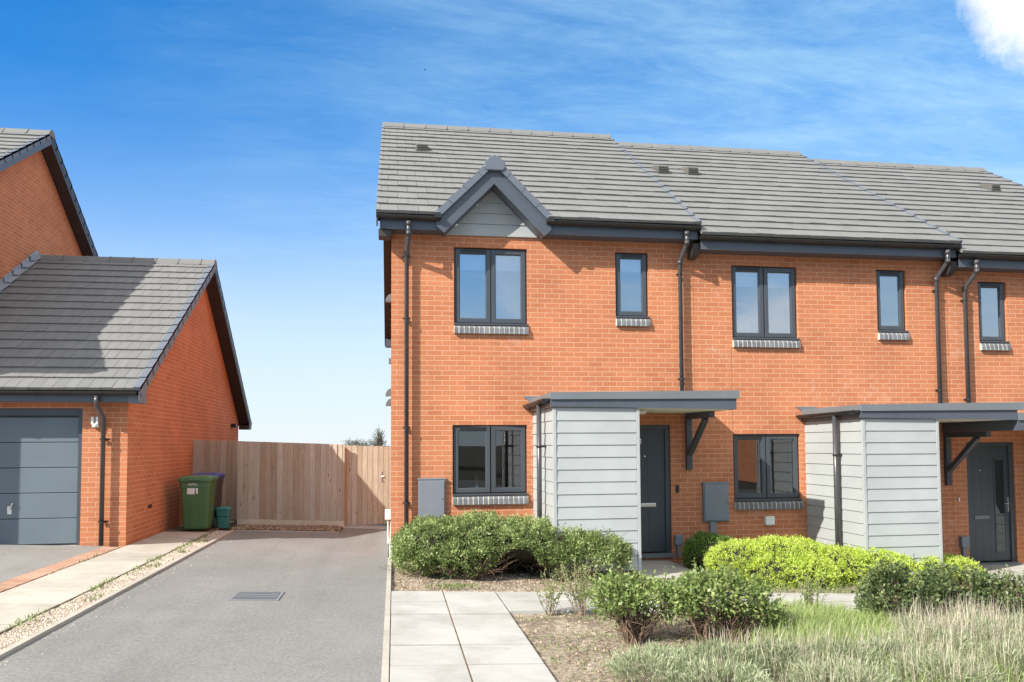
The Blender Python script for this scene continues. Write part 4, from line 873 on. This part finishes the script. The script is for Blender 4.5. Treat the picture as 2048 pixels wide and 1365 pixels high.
def hedge():
    rg = np.random.default_rng(11); root = thing('hedge_shrub', 'low clipped green hedge under the end house window, bare stems and a dark gap below', 'hedge', (1.7, -1.25, gz(1.7)))
    E = [(.62, -1.32, .44, .56, .55, .34), (1.2, -1.28, .47, .62, .58, .36), (1.75, -1.3, .42, .5, .55, .33), (2.3, -1.3, .38, .55, .52, .33), (2.74, -1.25, .33, .42, .5, .33), (.35, -1.35, .33, .30, .42, .30), (.95, -1.62, .30, .42, .28, .26), (2.55, -1.65, .22, .5, .28, .24), (2.92, -1.35, .24, .24, .40, .28), (2.68, -1.6, .28, .44, .28, .27), (2.35, -1.55, .30, .45, .3, .26)]
    P, N, t = blob(rg, E, 80000, 11, .022, .26, gapn=.74, gaps=7., zmin=.1, amp=.06)
    t = np.clip((t - .5) * 1.7 + .48 + .5 * np.array([mnoise.noise((p[0] * 5, p[1] * 5, p[2] * 5)) for p in P]), 0, 1)
    # the arch-shaped gap with bare stems
    k = ~((np.abs(P[:, 0] - 1.62) < .42 - .9 * np.maximum(P[:, 2] - .08, 0)) & (P[:, 2] < .42) & (P[:, 1] < -1.2)); k &= ~((P[:, 2] < .2) & (rg.uniform(0, 1, len(P)) < .75)); P, N, t = P[k], N[k], t[k]
    N = unit(N + np.array([0, 0, .5])); leaves('foliage', LHEDGE, P, N, .030, .6, rg, root, .75, t, .18)
    part('inner_mass', TWIGSHADE, root, lambda m: [uvsphere(m, (e[0], e[1] + .03, e[2] + .02), (e[3] * .78, e[4] * .76, e[5] * .72)) for e in E[:5] + [(2.85, -1.35, .24, .26, .34, .28)]] + [uvsphere(m, (1.65, -.62, .22), (1.2, .2, .30))])  # the low rear ball stands in for the shade under the hedge
    base, tips = [], []
    for bx in (.55, 1.05, 2.15, 2.7, 1.3):
        for k in range(26):
            e = E[int(rg.integers(0, 5))]; tx = bx + rg.normal(0, .36); tips.append((min(3.1, max(.2, tx)), -1.35 + rg.normal(0, .28), rg.uniform(.3, .6))); base.append((bx + rg.normal(0, .06), -1.3 + rg.normal(0, .08), gz(bx) - .04))
    for k in range(34):
        bx = (1.05, 2.2)[k % 2]; base.append((bx + rg.normal(0, .05), -1.7, gz(bx) - .03)); tips.append((bx + rg.normal(0, .33), -1.78 + rg.normal(0, .08), rg.uniform(.18, .42)))
    stems('stems', TWIG, rg, base, tips, .009, root, 3, .07)
    P, N, t = blob(rg, [(1.05, -1.3, .3, .75, .4, .22), (2.4, -1.3, .28, .6, .4, .2)], 3500, 6, .04, .9); leaves('dead_leaves', leaf_mat('brown_dead_leaf', (.06, .032, .018), (.12, .06, .035), (.20, .11, .06), .1), P, N, .03, .5, rg, root, 1.2, t, .2)
hedge()
def mound(label, E, seed, n, mat, size=.026, zc=None, cat='shrub', group='lime green mounds along the houses', spread=.55):
    rg = np.random.default_rng(seed); root = thing('mound_shrub', label, cat, (E[0][0], E[0][1], gz(E[0][0])), group)
    P, N, t = blob(rg, E, n, 9, .016, .16, zmin=gz(E[0][0]) - .05, gapn=.72, gaps=9., lo=-.55)
    N = unit(N + np.array([0, 0, .45])); leaves('foliage', mat, P, N, size, .55, rg, root, spread, t, .2)
    b = [(E[0][0] + rg.normal(0, .12), E[0][1] + rg.normal(0, .12), gz(E[0][0]) - .04) for k in range(30)]; tp = [(e[0] + rg.normal(0, e[3] * .5), e[1] + rg.normal(0, e[4] * .5), e[2] + rg.normal(0, e[5] * .3)) for e in E for k in range(30)][:60]
    stems('stems', TWIG, rg, (b * 2)[:len(tp)], tp, .007, root, 2, .05)
    part('inner_mass', TWIGSHADE, root, lambda m: [uvsphere(m, e[:3], (e[3] * .80, e[4] * .80, e[5] * .80)) for e in E])
mound('small dark green bush touching the lime mound beside the front door', [(4.60, -.62, .10, .34, .34, .31), (4.85, -.7, .10, .3, .32, .26)], 21, 13000, LDARK, .024)
mound('largest lime green mound, leftmost of the lime row under the middle house window', [(4.85, -1.35, .08, .50, .52, .31), (5.25, -1.5, .08, .52, .62, .35), (5.62, -1.35, .08, .45, .5, .33), (5.1, -1.85, .0, .42, .42, .28), (5.5, -1.95, -.02, .35, .34, .26)], 22, 30000, LLIME)
mound('middle lime green mound in front of the second clad porch', [(6.15, -1.5, .0, .48, .55, .30), (6.65, -1.5, -.03, .48, .52, .29), (7.0, -1.5, -.1, .34, .45, .27)], 23, 22000, LLIME)
mound('rightmost lime green mound near the far front door', [(7.50, -1.35, -.10, .46, .5, .24), (8.0, -1.3, -.14, .46, .46, .22)], 24, 15000, LLIME)

def branchy(label, E, bases, seed, n, mat, size, tips_up=0, group='loose dark shrubs in the front bed', gap=.8, twig=None, dry=0):
    rg = np.random.default_rng(seed); root = thing('leafy_shrub', label, 'shrub', (bases[0][0], bases[0][1], gz(bases[0][0])), group)
    P, N, t = blob(rg, E, n, 7, .034, .75, gapn=gap, gaps=5.)
    N = unit(N * .6 + np.array([0, 0, .45])); leaves('foliage', mat, P, N, size, .55, rg, root, .75, t, .2, .15)
    B, T = [], []
    for k in range(int(len(E) * 13)):
        e = E[k % len(E)]; d = unit(rg.normal(0, 1, 3)); T.append(tuple(np.array(e[:3]) + d * np.array(e[3:]) * .8)); bb = min(bases, key=lambda q: abs(q[0] - e[0]) + rg.uniform(0, .3)); B.append((bb[0] + rg.normal(0, .035), bb[1] + rg.normal(0, .035), gz(bb[0]) - .05))
    X = []
    if tips_up:
        L, LN = [], []
        for k in range(tips_up):
            e = E[int(rg.integers(0, len(E)))]; x, y = e[0] + rg.normal(0, e[3] * .55), e[1] + rg.normal(0, e[4] * .5); z0 = e[2] + e[5] * .5; h = rg.uniform(.08, .26); q = Vector((x + rg.normal(0, .03), y + rg.normal(0, .03), z0 + h)); X.append(([(x, y, z0 - .1), (x, y, z0), q], [.004, .003, .0015]))
            for u in np.linspace(0, 1, int(h * 90)): L.append((x + (q.x - x) * u, y + (q.y - y) * u, z0 + h * u)); LN.append(rg.normal(0, 1, 3) * (1, 1, .3) + (0, 0, .5))
        leaves('young_leaves', LWEED if dry else mat, np.array(L), unit(np.array(LN)), size * .72, .5, rg, root, .3, .8, .2)
    stems('stems', twig or TWIG, rg, B, T, .010, root, 4, .08, extra=X)
branchy('green shrub with bare brown branches at the front of the bed by the path', [(2.08, -4.75, .36, .28, .27, .15), (2.42, -4.8, .35, .26, .26, .14), (2.02, -4.75, .45, .10, .12, .09), (2.28, -4.6, .42, .14, .14, .08)], [(2.12, -4.95), (2.2, -4.85)], 31, 4000, LSHRUB, .042, 12, dry=1)
branchy('wider dark leaved shrub beside it with bare lower stems above dry lavender', [(2.70, -4.8, .36, .27, .28, .15), (3.02, -4.75, .36, .29, .28, .16), (3.32, -4.75, .30, .26, .26, .16), (3.5, -4.7, .12, .14, .18, .11), (2.82, -4.7, .44, .10, .12, .08), (3.14, -4.72, .44, .10, .12, .09)], [(2.8, -5.0), (3.05, -4.9)], 32, 6600, LSHRUB, .042, 6)
branchy('dark upright leafy shrub before the middle lime mound, left of the dark trio', [(5.22, -4.0, .15, .26, .26, .29), (5.5, -4.0, .12, .26, .26, .28), (5.05, -4.1, .0, .16, .2, .16)], [(5.2, -4.1), (5.45, -4.1)], 33, 6000, LSHRUB2, .046, 6, gap=.9)
branchy('dark leafy shrub with pale shoots, middle of the dark trio at the right', [(5.85, -4.0, .11, .27, .26, .28), (6.1, -4.0, .09, .24, .26, .28)], [(5.95, -4.1)], 34, 5200, LSHRUB2, .046, 10, gap=.9, dry=1)
branchy('dark leafy shrub cut by the right picture edge', [(6.42, -4.0, .05, .25, .26, .27), (6.72, -4.0, .02, .26, .26, .26), (7.05, -4.0, -.02, .26, .26, .25)], [(6.5, -4.1), (6.9, -4.1)], 35, 6600, LSHRUB2, .046, 9, gap=.9)
def weedplant(label, x, y, h, seed, n=26):
    rg = np.random.default_rng(seed); root = thing('weed_plant', label, 'weed', (x, y, gz(x)), 'tall thin weeds beside the cross path'); S, L, LN = MB(), [], []
    for k in range(n):
        q = Vector((x + rg.normal(0, h * .25), y + rg.normal(0, h * .2), gz(x) + h * rg.uniform(.5, 1.05))); b = Vector((x + rg.normal(0, .025), y + rg.normal(0, .025), gz(x) - .04)); mid = b.lerp(q, .55) + Vector(rg.normal(0, .02, 3)); S.cur = rg.uniform(0, 1); S.tube([b, mid, q], [.004, .003, .0015], 3, False)
        for u in np.linspace(.35, 1, int(h * 60)): p = mid.lerp(q, (u - .5) * 2) if u > .5 else b.lerp(mid, u * 2); L.append(tuple(p)); LN.append(rg.normal(0, 1, 3) + (0, 0, .4))
    S.build('stems', TWIGP, root); leaves('foliage', LWEED, np.array(L), unit(np.array(LN)), .03, .45, rg, root, .4, .6, .25)
weedplant('thin pale weed with tangled stems, nearest the slab path corner', 1.62, -3.78, .44, 41, 16)
weedplant('bushier pale weed in front of the hedge gap, right of the thinner one', 1.95, -3.78, .52, 42, 30)
weedplant('pale dry weed before the lime mounds on the far side of the cross path', 4.45, -3.78, .42, 43, 22)

def blades(name, mat, rg, P, h, w, parent=None, lean=.35, tone=.5, var=.25, seg=2, curve=.4):
    n = len(P); a = rg.uniform(0, 2 * math.pi, n); d = np.stack([np.cos(a), np.sin(a), np.zeros(n)], 1); H = h * rg.uniform(.5, 1.2, (n, 1)); ln = lean * rg.uniform(.1, 1.3, (n, 1)); s = np.stack([-np.sin(a + rg.normal(0, .6, n)), np.cos(a), np.zeros(n)], 1) * w * .5; up = np.array([0, 0, 1.])
    p1 = P + up * H * .55 + d * H * ln * .4; p2 = P + up * H * (1 - curve * ln * .5) + d * H * ln
    V = np.stack([P - s, P + s, p1 + s * .8, p1 - s * .8, p2], 1).reshape(-1, 3); i = np.arange(n)[:, None] * 5
    F = np.concatenate([i + np.array([[0, 1, 2, 3]]), i + np.array([[3, 2, 4, 4]])], 0)
    F3 = np.concatenate([i + np.array([[0, 1, 2]]), i + np.array([[0, 2, 3]]), i + np.array([[3, 2, 4]])], 0)
    t = np.clip(tone + rg.normal(0, var, n), 0, 1); return np_mesh(name, mat, V, F3, np.repeat(t, 5), parent)
def scat(rg, n, fn):
    out = []
    while len(out) < n:
        x, y = fn(); out.append((x, y, soilz(x, y) - .01))
    return np.array(out)
def lavender(label, x, y, r, h, seed, n=900, dry=150, dh=.5):
    dry, dh = int(dry * 1.25), dh * .86
    rg = np.random.default_rng(seed); root = thing('lavender_clump', label, 'lavender', (x, y, gz(x)), 'grey green lavender clumps along the front of the bed')
    a, q = rg.uniform(0, 6.283, n), np.sqrt(rg.uniform(0, 1, n)) * r; P = np.stack([x + q * np.cos(a), y + q * np.sin(a) * .9, gz(x) + h * .55 * np.maximum(0, 1 - (q / r) ** 2)], 1)
    D = np.stack([np.cos(a) * q / r, np.sin(a) * q / r, np.full(n, 1.)], 1); per = 7
    kp = np.array([mnoise.noise((p[0] * 9, p[1] * 9, seed)) for p in P]) > -.22; P, D = P[kp], D[kp]; n = len(P); Q = np.repeat(P, per, 0) + np.repeat(unit(D) * rg.uniform(.5, 1.25, (n, 1)), per, 0) * rg.uniform(0, h * .55, (n * per, 1)) + rg.normal(0, .010, (n * per, 3))
    leaves('foliage', LLAV, Q, np.repeat(unit(D), per, 0), .055, .11, rg, root, .42, np.repeat(np.clip(rg.uniform(.0, .8, n) + rg.uniform(-.1, .2), 0, 1), per), .22)
    if dry:
        a, q = rg.uniform(0, 6.283, dry), np.sqrt(rg.uniform(0, 1, dry)) * r * .9; P = np.stack([x + q * np.cos(a), y + q * np.sin(a), gz(x) + h * .4 * (1 - q / r)], 1); blades('dry_stalks', LDRY, rg, P, dh, .0048, root, .35, .5, .3)
lv = [(1.98, -6.0, .32, .17, 800, 16, .28), (2.5, -5.92, .34, .17, 850, 60, .30), (3.0, -5.88, .34, .17, 850, 110, .34), (3.5, -5.85, .34, .17, 800, 120, .34), (4.05, -5.8, .34, .17, 750, 90, .34), (4.6, -5.55, .36, .2, 800, 220, .40), (5.2, -5.3, .40, .22, 800, 300, .44), (5.85, -5.2, .40, .22, 800, 260, .44), (2.3, -6.4, .34, .16, 700, 60, .28), (3.2, -6.4, .36, .16, 700, 130, .30), (4.1, -6.3, .36, .18, 700, 180, .34), (5.0, -6.1, .38, .2, 700, 220, .38), (4.95, -4.9, .3, .16, 450, 150, .40), (5.6, -4.75, .3, .16, 450, 160, .40)]
lw = ['palest lavender clump with few stalks, nearest the bare soil by the slab path', 'second lavender clump in from the slab path, just under the dark leaved shrub', 'lavender clump below the bare stems of the wide shrub', 'lavender clump right of the bare shrub stems with dry stalks', 'lavender clump in front of the fresh grass patch', 'lavender clump with tall pale dry stalks before the dark shrubs', 'stalky lavender clump under the middle dark shrub', 'lavender clump nearest the right picture edge', 'small lavender clump at the very bottom edge nearest the path', 'low lavender clump at the bottom edge below the wide shrub', 'low lavender clump at the bottom edge with thin straw stalks', 'low lavender clump at the bottom right corner', 'straw stalked clump behind, at the foot of the left dark shrub', 'straw stalked clump behind, at the foot of the middle dark shrub']
for k, (q, lab) in enumerate(zip(lv, lw)): lavender(lab, q[0], q[1], q[2], q[3], 60 + k, q[4], q[5], q[6])
rg = np.random.default_rng(77)
P = scat(rg, 14000, lambda: (4.1 + rg.normal(0, .40), -4.55 + rg.normal(0, .5))); P = P[(P[:, 1] < -3.72)]; kind(blades('grass', LGRASS, rg, P, .20, .008, None, .6, .55, .25), 'stuff')
P = scat(rg, 12000, lambda: (rg.uniform(1.25, 7.5), rg.uniform(-8.5, -3.72))); g = np.array([mnoise.noise((p[0] * 1.5, p[1] * 1.5, 9.)) for p in P]); P = P[g > -.1]; kind(blades('low_weeds', LWEED, rg, P, .045, .011, None, .9, .5, .3), 'stuff')
P = scat(rg, 9000, lambda: (rg.uniform(3.2, 7.4), rg.normal(-5.6, .6))); kind(blades('green_grass', LGRASS, rg, P, .24, .007, None, .7, .5, .3), 'stuff')
P = scat(rg, 4500, lambda: (rg.uniform(2.8, 7.4), rg.normal(-5.75, .5))); kind(blades('dry_grass', LDRY, rg, P, .24, .0045, None, .5, .5, .3), 'stuff')
P = scat(rg, 1100, lambda: (4.35 + rg.uniform(-.9, 4.5), rg.normal(-2.45, .12))); kind(blades('dry_weeds', LWEED, rg, P, .16, .007, None, .8, .6, .3), 'stuff')
def tuft(cx, cy, sx, sy, n): return np.stack([cx + rg.normal(0, sx, n), cy + rg.normal(0, sy, n)], 1)
T = np.concatenate([tuft(-3.13 + rg.normal(0, .02), y, .035, .16, 30) for y in (-4.3, -3.9, -2.6, -2.2, -1.3, -.4, .6, 1.1, 1.7, 2.3)] + [tuft(-3.0, y, .05, .08, 25) for y in (-3.1, -1.0, .3, 1.5)] + [tuft(-2.75, 3.62, .12, .12, 160), tuft(-1.15, 3.6, .12, .1, 120), tuft(-1.7, 3.75, .16, .06, 80), tuft(.25, -.95, .12, .1, 200), tuft(.75, -2.35, .14, .07, 200), tuft(-3.97, -.6, .01, .6, 40)])
P = np.stack([T[:, 0], T[:, 1], np.array([gz(x) for x in T[:, 0]]) - .005], 1); kind(blades('weeds', LWEED, rg, P, .048, .012, None, .9, .5, .3), 'stuff')
# loose litter on the soil, pebbles on the gravel and the drive
def chips(name, mat, n, fn, s0, s1, zf):
    rgx = np.random.default_rng(len(name) * 7); m = MB()
    for k in range(n):
        x, y = fn(rgx); s = rgx.uniform(s0, s1); a = rgx.uniform(0, 6.28); z = zf(x, y); m.cur = rgx.uniform(0, 1); c, q = math.cos(a) * s, math.sin(a) * s; e = s * rgx.uniform(.35, .8); h = s * rgx.uniform(.3, .8)
        b = [(x + c, y + q, z), (x - q * .8, y + c * .8, z), (x - c, y - q, z), (x + q * .8, y - c * .8, z)]; t = [(p[0] * .45 + x * .55 + e * .1, p[1] * .45 + y * .55, z + h) for p in b]; i = [m.vert(p) for p in b + t]
        m.f += [[i[4], i[5], i[6], i[7]], [i[0], i[1], i[5], i[4]], [i[1], i[2], i[6], i[5]], [i[2], i[3], i[7], i[6]], [i[3], i[0], i[4], i[7]]]
    return kind(m.build(name, mat), 'stuff')
PEB = leaf_mat('beige_pebble', (.30, .24, .19), (.50, .43, .35), (.70, .64, .56), 0., .8); CHIP = leaf_mat('bark_chip', (.12, .08, .055), (.28, .21, .15), (.48, .39, .29), 0., .9)
chips('pebbles', PEB, 7000, lambda r: (r.uniform(-3.14, -2.87), 3.2 - 8.6 * r.uniform(0, 1) ** 1.2), .006, .015, lambda x, y: gz(x) - .012)
chips('loose_pebbles', PEB, 190, lambda r: (-2.78 + abs(r.normal(0, .13)) * (3 if r.uniform() < .12 else 1), r.uniform(-6, 2.8)), .005, .010, lambda x, y: gz(x) - .006)
chips('soil_litter', CHIP, 9000, lambda r: (r.uniform(1.25, 7), r.uniform(-8, -3.72)) if r.uniform() < .7 else (r.uniform(.05, 3.3), r.uniform(-2.62, -1.1)), .006, .022, lambda x, y: soilz(x, y) - .002)
chips('bark_litter', CHIP, 1500, lambda r: (r.uniform(-2.9, -.96), r.uniform(3.25, 4.1)), .010, .025, lambda x, y: gz(x) + .02)

# ------------------------------------------------------------------ far trees, sill ornaments, bird
def far_tree(label, x, y, h, r, seed, n, size):
    rg = np.random.default_rng(seed); g = gz(x) - .4; root = thing('distant_tree', label, 'tree', (x, y, g), 'far trees beyond the fence')
    E = [(x + rg.normal(0, r * .45), y + rg.normal(0, r * .4), g + h * rg.uniform(.45, .8), r * .5, r * .5, h * .22) for k in range(6)]
    P, N, t = blob(rg, E, n, 5, size * .8, .8, gapn=.85, gaps=1.2); leaves('crown', LFAR, P, N, size, .6, rg, root, .9, t, .2)
    b = [(x, y, g)] * 14; tp = [(e[0], e[1], e[2] + e[5] * .6) for e in E for k in range(3)][:14]; stems('trunk', TWIG, rg, b, tp, .09, root, 3, .05)
far_tree('sparse distant tree over the gate, beside the end house wall', -1.75, 90, 4.1, 1.2, 91, 900, .15)
for k, (x, y, h, r) in enumerate(((-6.3, 150, 3.0, 2.2), (-4.6, 155, 3.2, 2.6), (-8.6, 160, 3.3, 2.4))):
    far_tree(('tiny far treetop left of the others above the fence', 'low far treetop nearest the sparse tree', 'faintest far treetop above the fence middle')[(1, 0, 2)[k] if False else k], x, y, h, r, 92 + k, 700, .25)
def diffuser():
    x, y, z = 1.30, .24, 1.015; root = thing('reed_diffuser', 'white reed diffuser with sticks on the downstairs sill', 'diffuser', (x, y, z))
    part('bottle', WHITE, root, lambda m: m.tube([(x, y, z), (x, y, z + .085), (x, y, z + .095), (x, y, z + .12)], [.032, .032, .014, .014], 12))
    part('reeds', TWIGP, root, lambda m: [m.tube([(x, y, z + .1), (x + .035 * math.sin(k * 1.1), y + .03 * math.cos(k * 1.7), z + .30)], .0025, 4) for k in range(7)])
diffuser()
def ornament(label, x, y, z, fn, mat=None):
    root = thing('sill_ornament', label, 'ornament', (x, y, z)); part('base', mat or WHITE, root, lambda m: m.box(x - .05, x + .05, y - .03, y + .03, z, z + .012), bevel=.003); part('figure', mat or WHITE, root, fn)
ornament('left white ornament with a small spike on the upstairs sill', 1.66, .24, 3.58, lambda m: (uvsphere(m, (1.66, .24, 3.625), (.06, .03, .032)), m.tube([(1.70, .24, 3.63), (1.715, .24, 3.70)], [.012, .004], 8)))
ornament('right white rounded ornament on the upstairs sill', 1.86, .24, 3.58, lambda m: uvsphere(m, (1.86, .24, 3.62), (.07, .03, .03)))
ornament('white box standing on the middle house small window sill', 8.06, .25, 3.585, lambda m: m.box(7.96, 8.16, .22, .28, 3.598, 3.69))
def mirror():
    x, z = 5.74, 3.42; root = thing('round_topped_panel', 'cream round topped panel standing behind the middle house upstairs window', 'panel', (x, .5, z))
    part('panel', CREAM, root, lambda m: m.prism([(x - .14, .42, z)] + [(x - .14 * math.cos(a), .42, z + .36 + .10 * math.sin(a)) for a in [math.pi * i / 12 for i in range(13)]] + [(x + .14, .42, z)], (0, .03, 0)))
    part('stand', BLACKP, root, lambda m: m.box(x - .1, x + .1, .46, .6, 2.58, z + .05))
mirror()
def bird():
    x, y, z = 3.74, 83.3, 48.1; root = thing('flying_bird', 'tiny dark bird high in the blue sky above the terrace roof', 'bird', (x, y, z))
    part('body', BLACKP, root, lambda m: m.tube([(x - .14, y, z), (x - .05, y, z + .02), (x + .08, y, z + .02), (x + .16, y, z + .03)], [.01, .035, .035, .012], 8))
    for s in (-1, 1): part('wing', BLACKP, root, lambda m: m.prism([(x - .05, y, z + .03), (x + .06, y, z + .03), (x + .03, y + s * .2, z + .1), (x - .02, y + s * .38, z + .06)], (0, 0, .01)))
bird()
# houses across the road, behind the camera: seen only in the windows
def opposite(x, label, y=-44.):
    g = gz(x); root = thing('brick_house', label, 'house', (x, y, g))
    def wl(m):
        m.box(x - 4.5, x + 4.5, y - 8, y, g - .2, g + 5.1); m.prism([(x - 4.5, y, g + 5.1), (x - 4.5, y - 8, g + 5.1), (x - 4.5, y - 4, g + 7.5)], (9, 0, 0))
    part('wall', BRICK, root, wl); part('roof', TILE, root, lambda m: (m.hexa([(x - 4.8, y + .4, g + 5.0), (x + 4.8, y + .4, g + 5.0), (x + 4.8, y - 4, g + 7.7), (x - 4.8, y - 4, g + 7.7), (x - 4.8, y + .4, g + 5.12), (x + 4.8, y + .4, g + 5.12), (x + 4.8, y - 4, g + 7.85), (x - 4.8, y - 4, g + 7.85)]), m.hexa([(x + 4.8, y - 8.4, g + 5.0), (x - 4.8, y - 8.4, g + 5.0), (x - 4.8, y - 4.01, g + 7.7), (x + 4.8, y - 4.01, g + 7.7), (x + 4.8, y - 8.4, g + 5.12), (x - 4.8, y - 8.4, g + 5.12), (x - 4.8, y - 4.01, g + 7.85), (x + 4.8, y - 4.01, g + 7.85)])))
    for a in (-3.0, .2, 2.4):
        for z in (1.0, 3.5): w = part('window', PAINT, root, lambda m: m.ring(x + a - .6, x + a + .6, g + z, g + z + 1.2, .06, y + .002, y + .05)); part('pane', BLACKP, w, lambda m: m.box(x + a - .54, x + a + .54, y + .001, y + .02, g + z + .06, g + z + 1.14))
    part('door', DOORM, root, lambda m: m.box(x - 1.6, x - .7, y + .001, y + .05, g, g + 2.1))
opposite(-8., 'left brick house across the road, opposite the terrace'); opposite(8., 'right brick house across the road, opposite the terrace')
opposite(28., 'far right brick house across the road with its sunlit end wall', -34.)
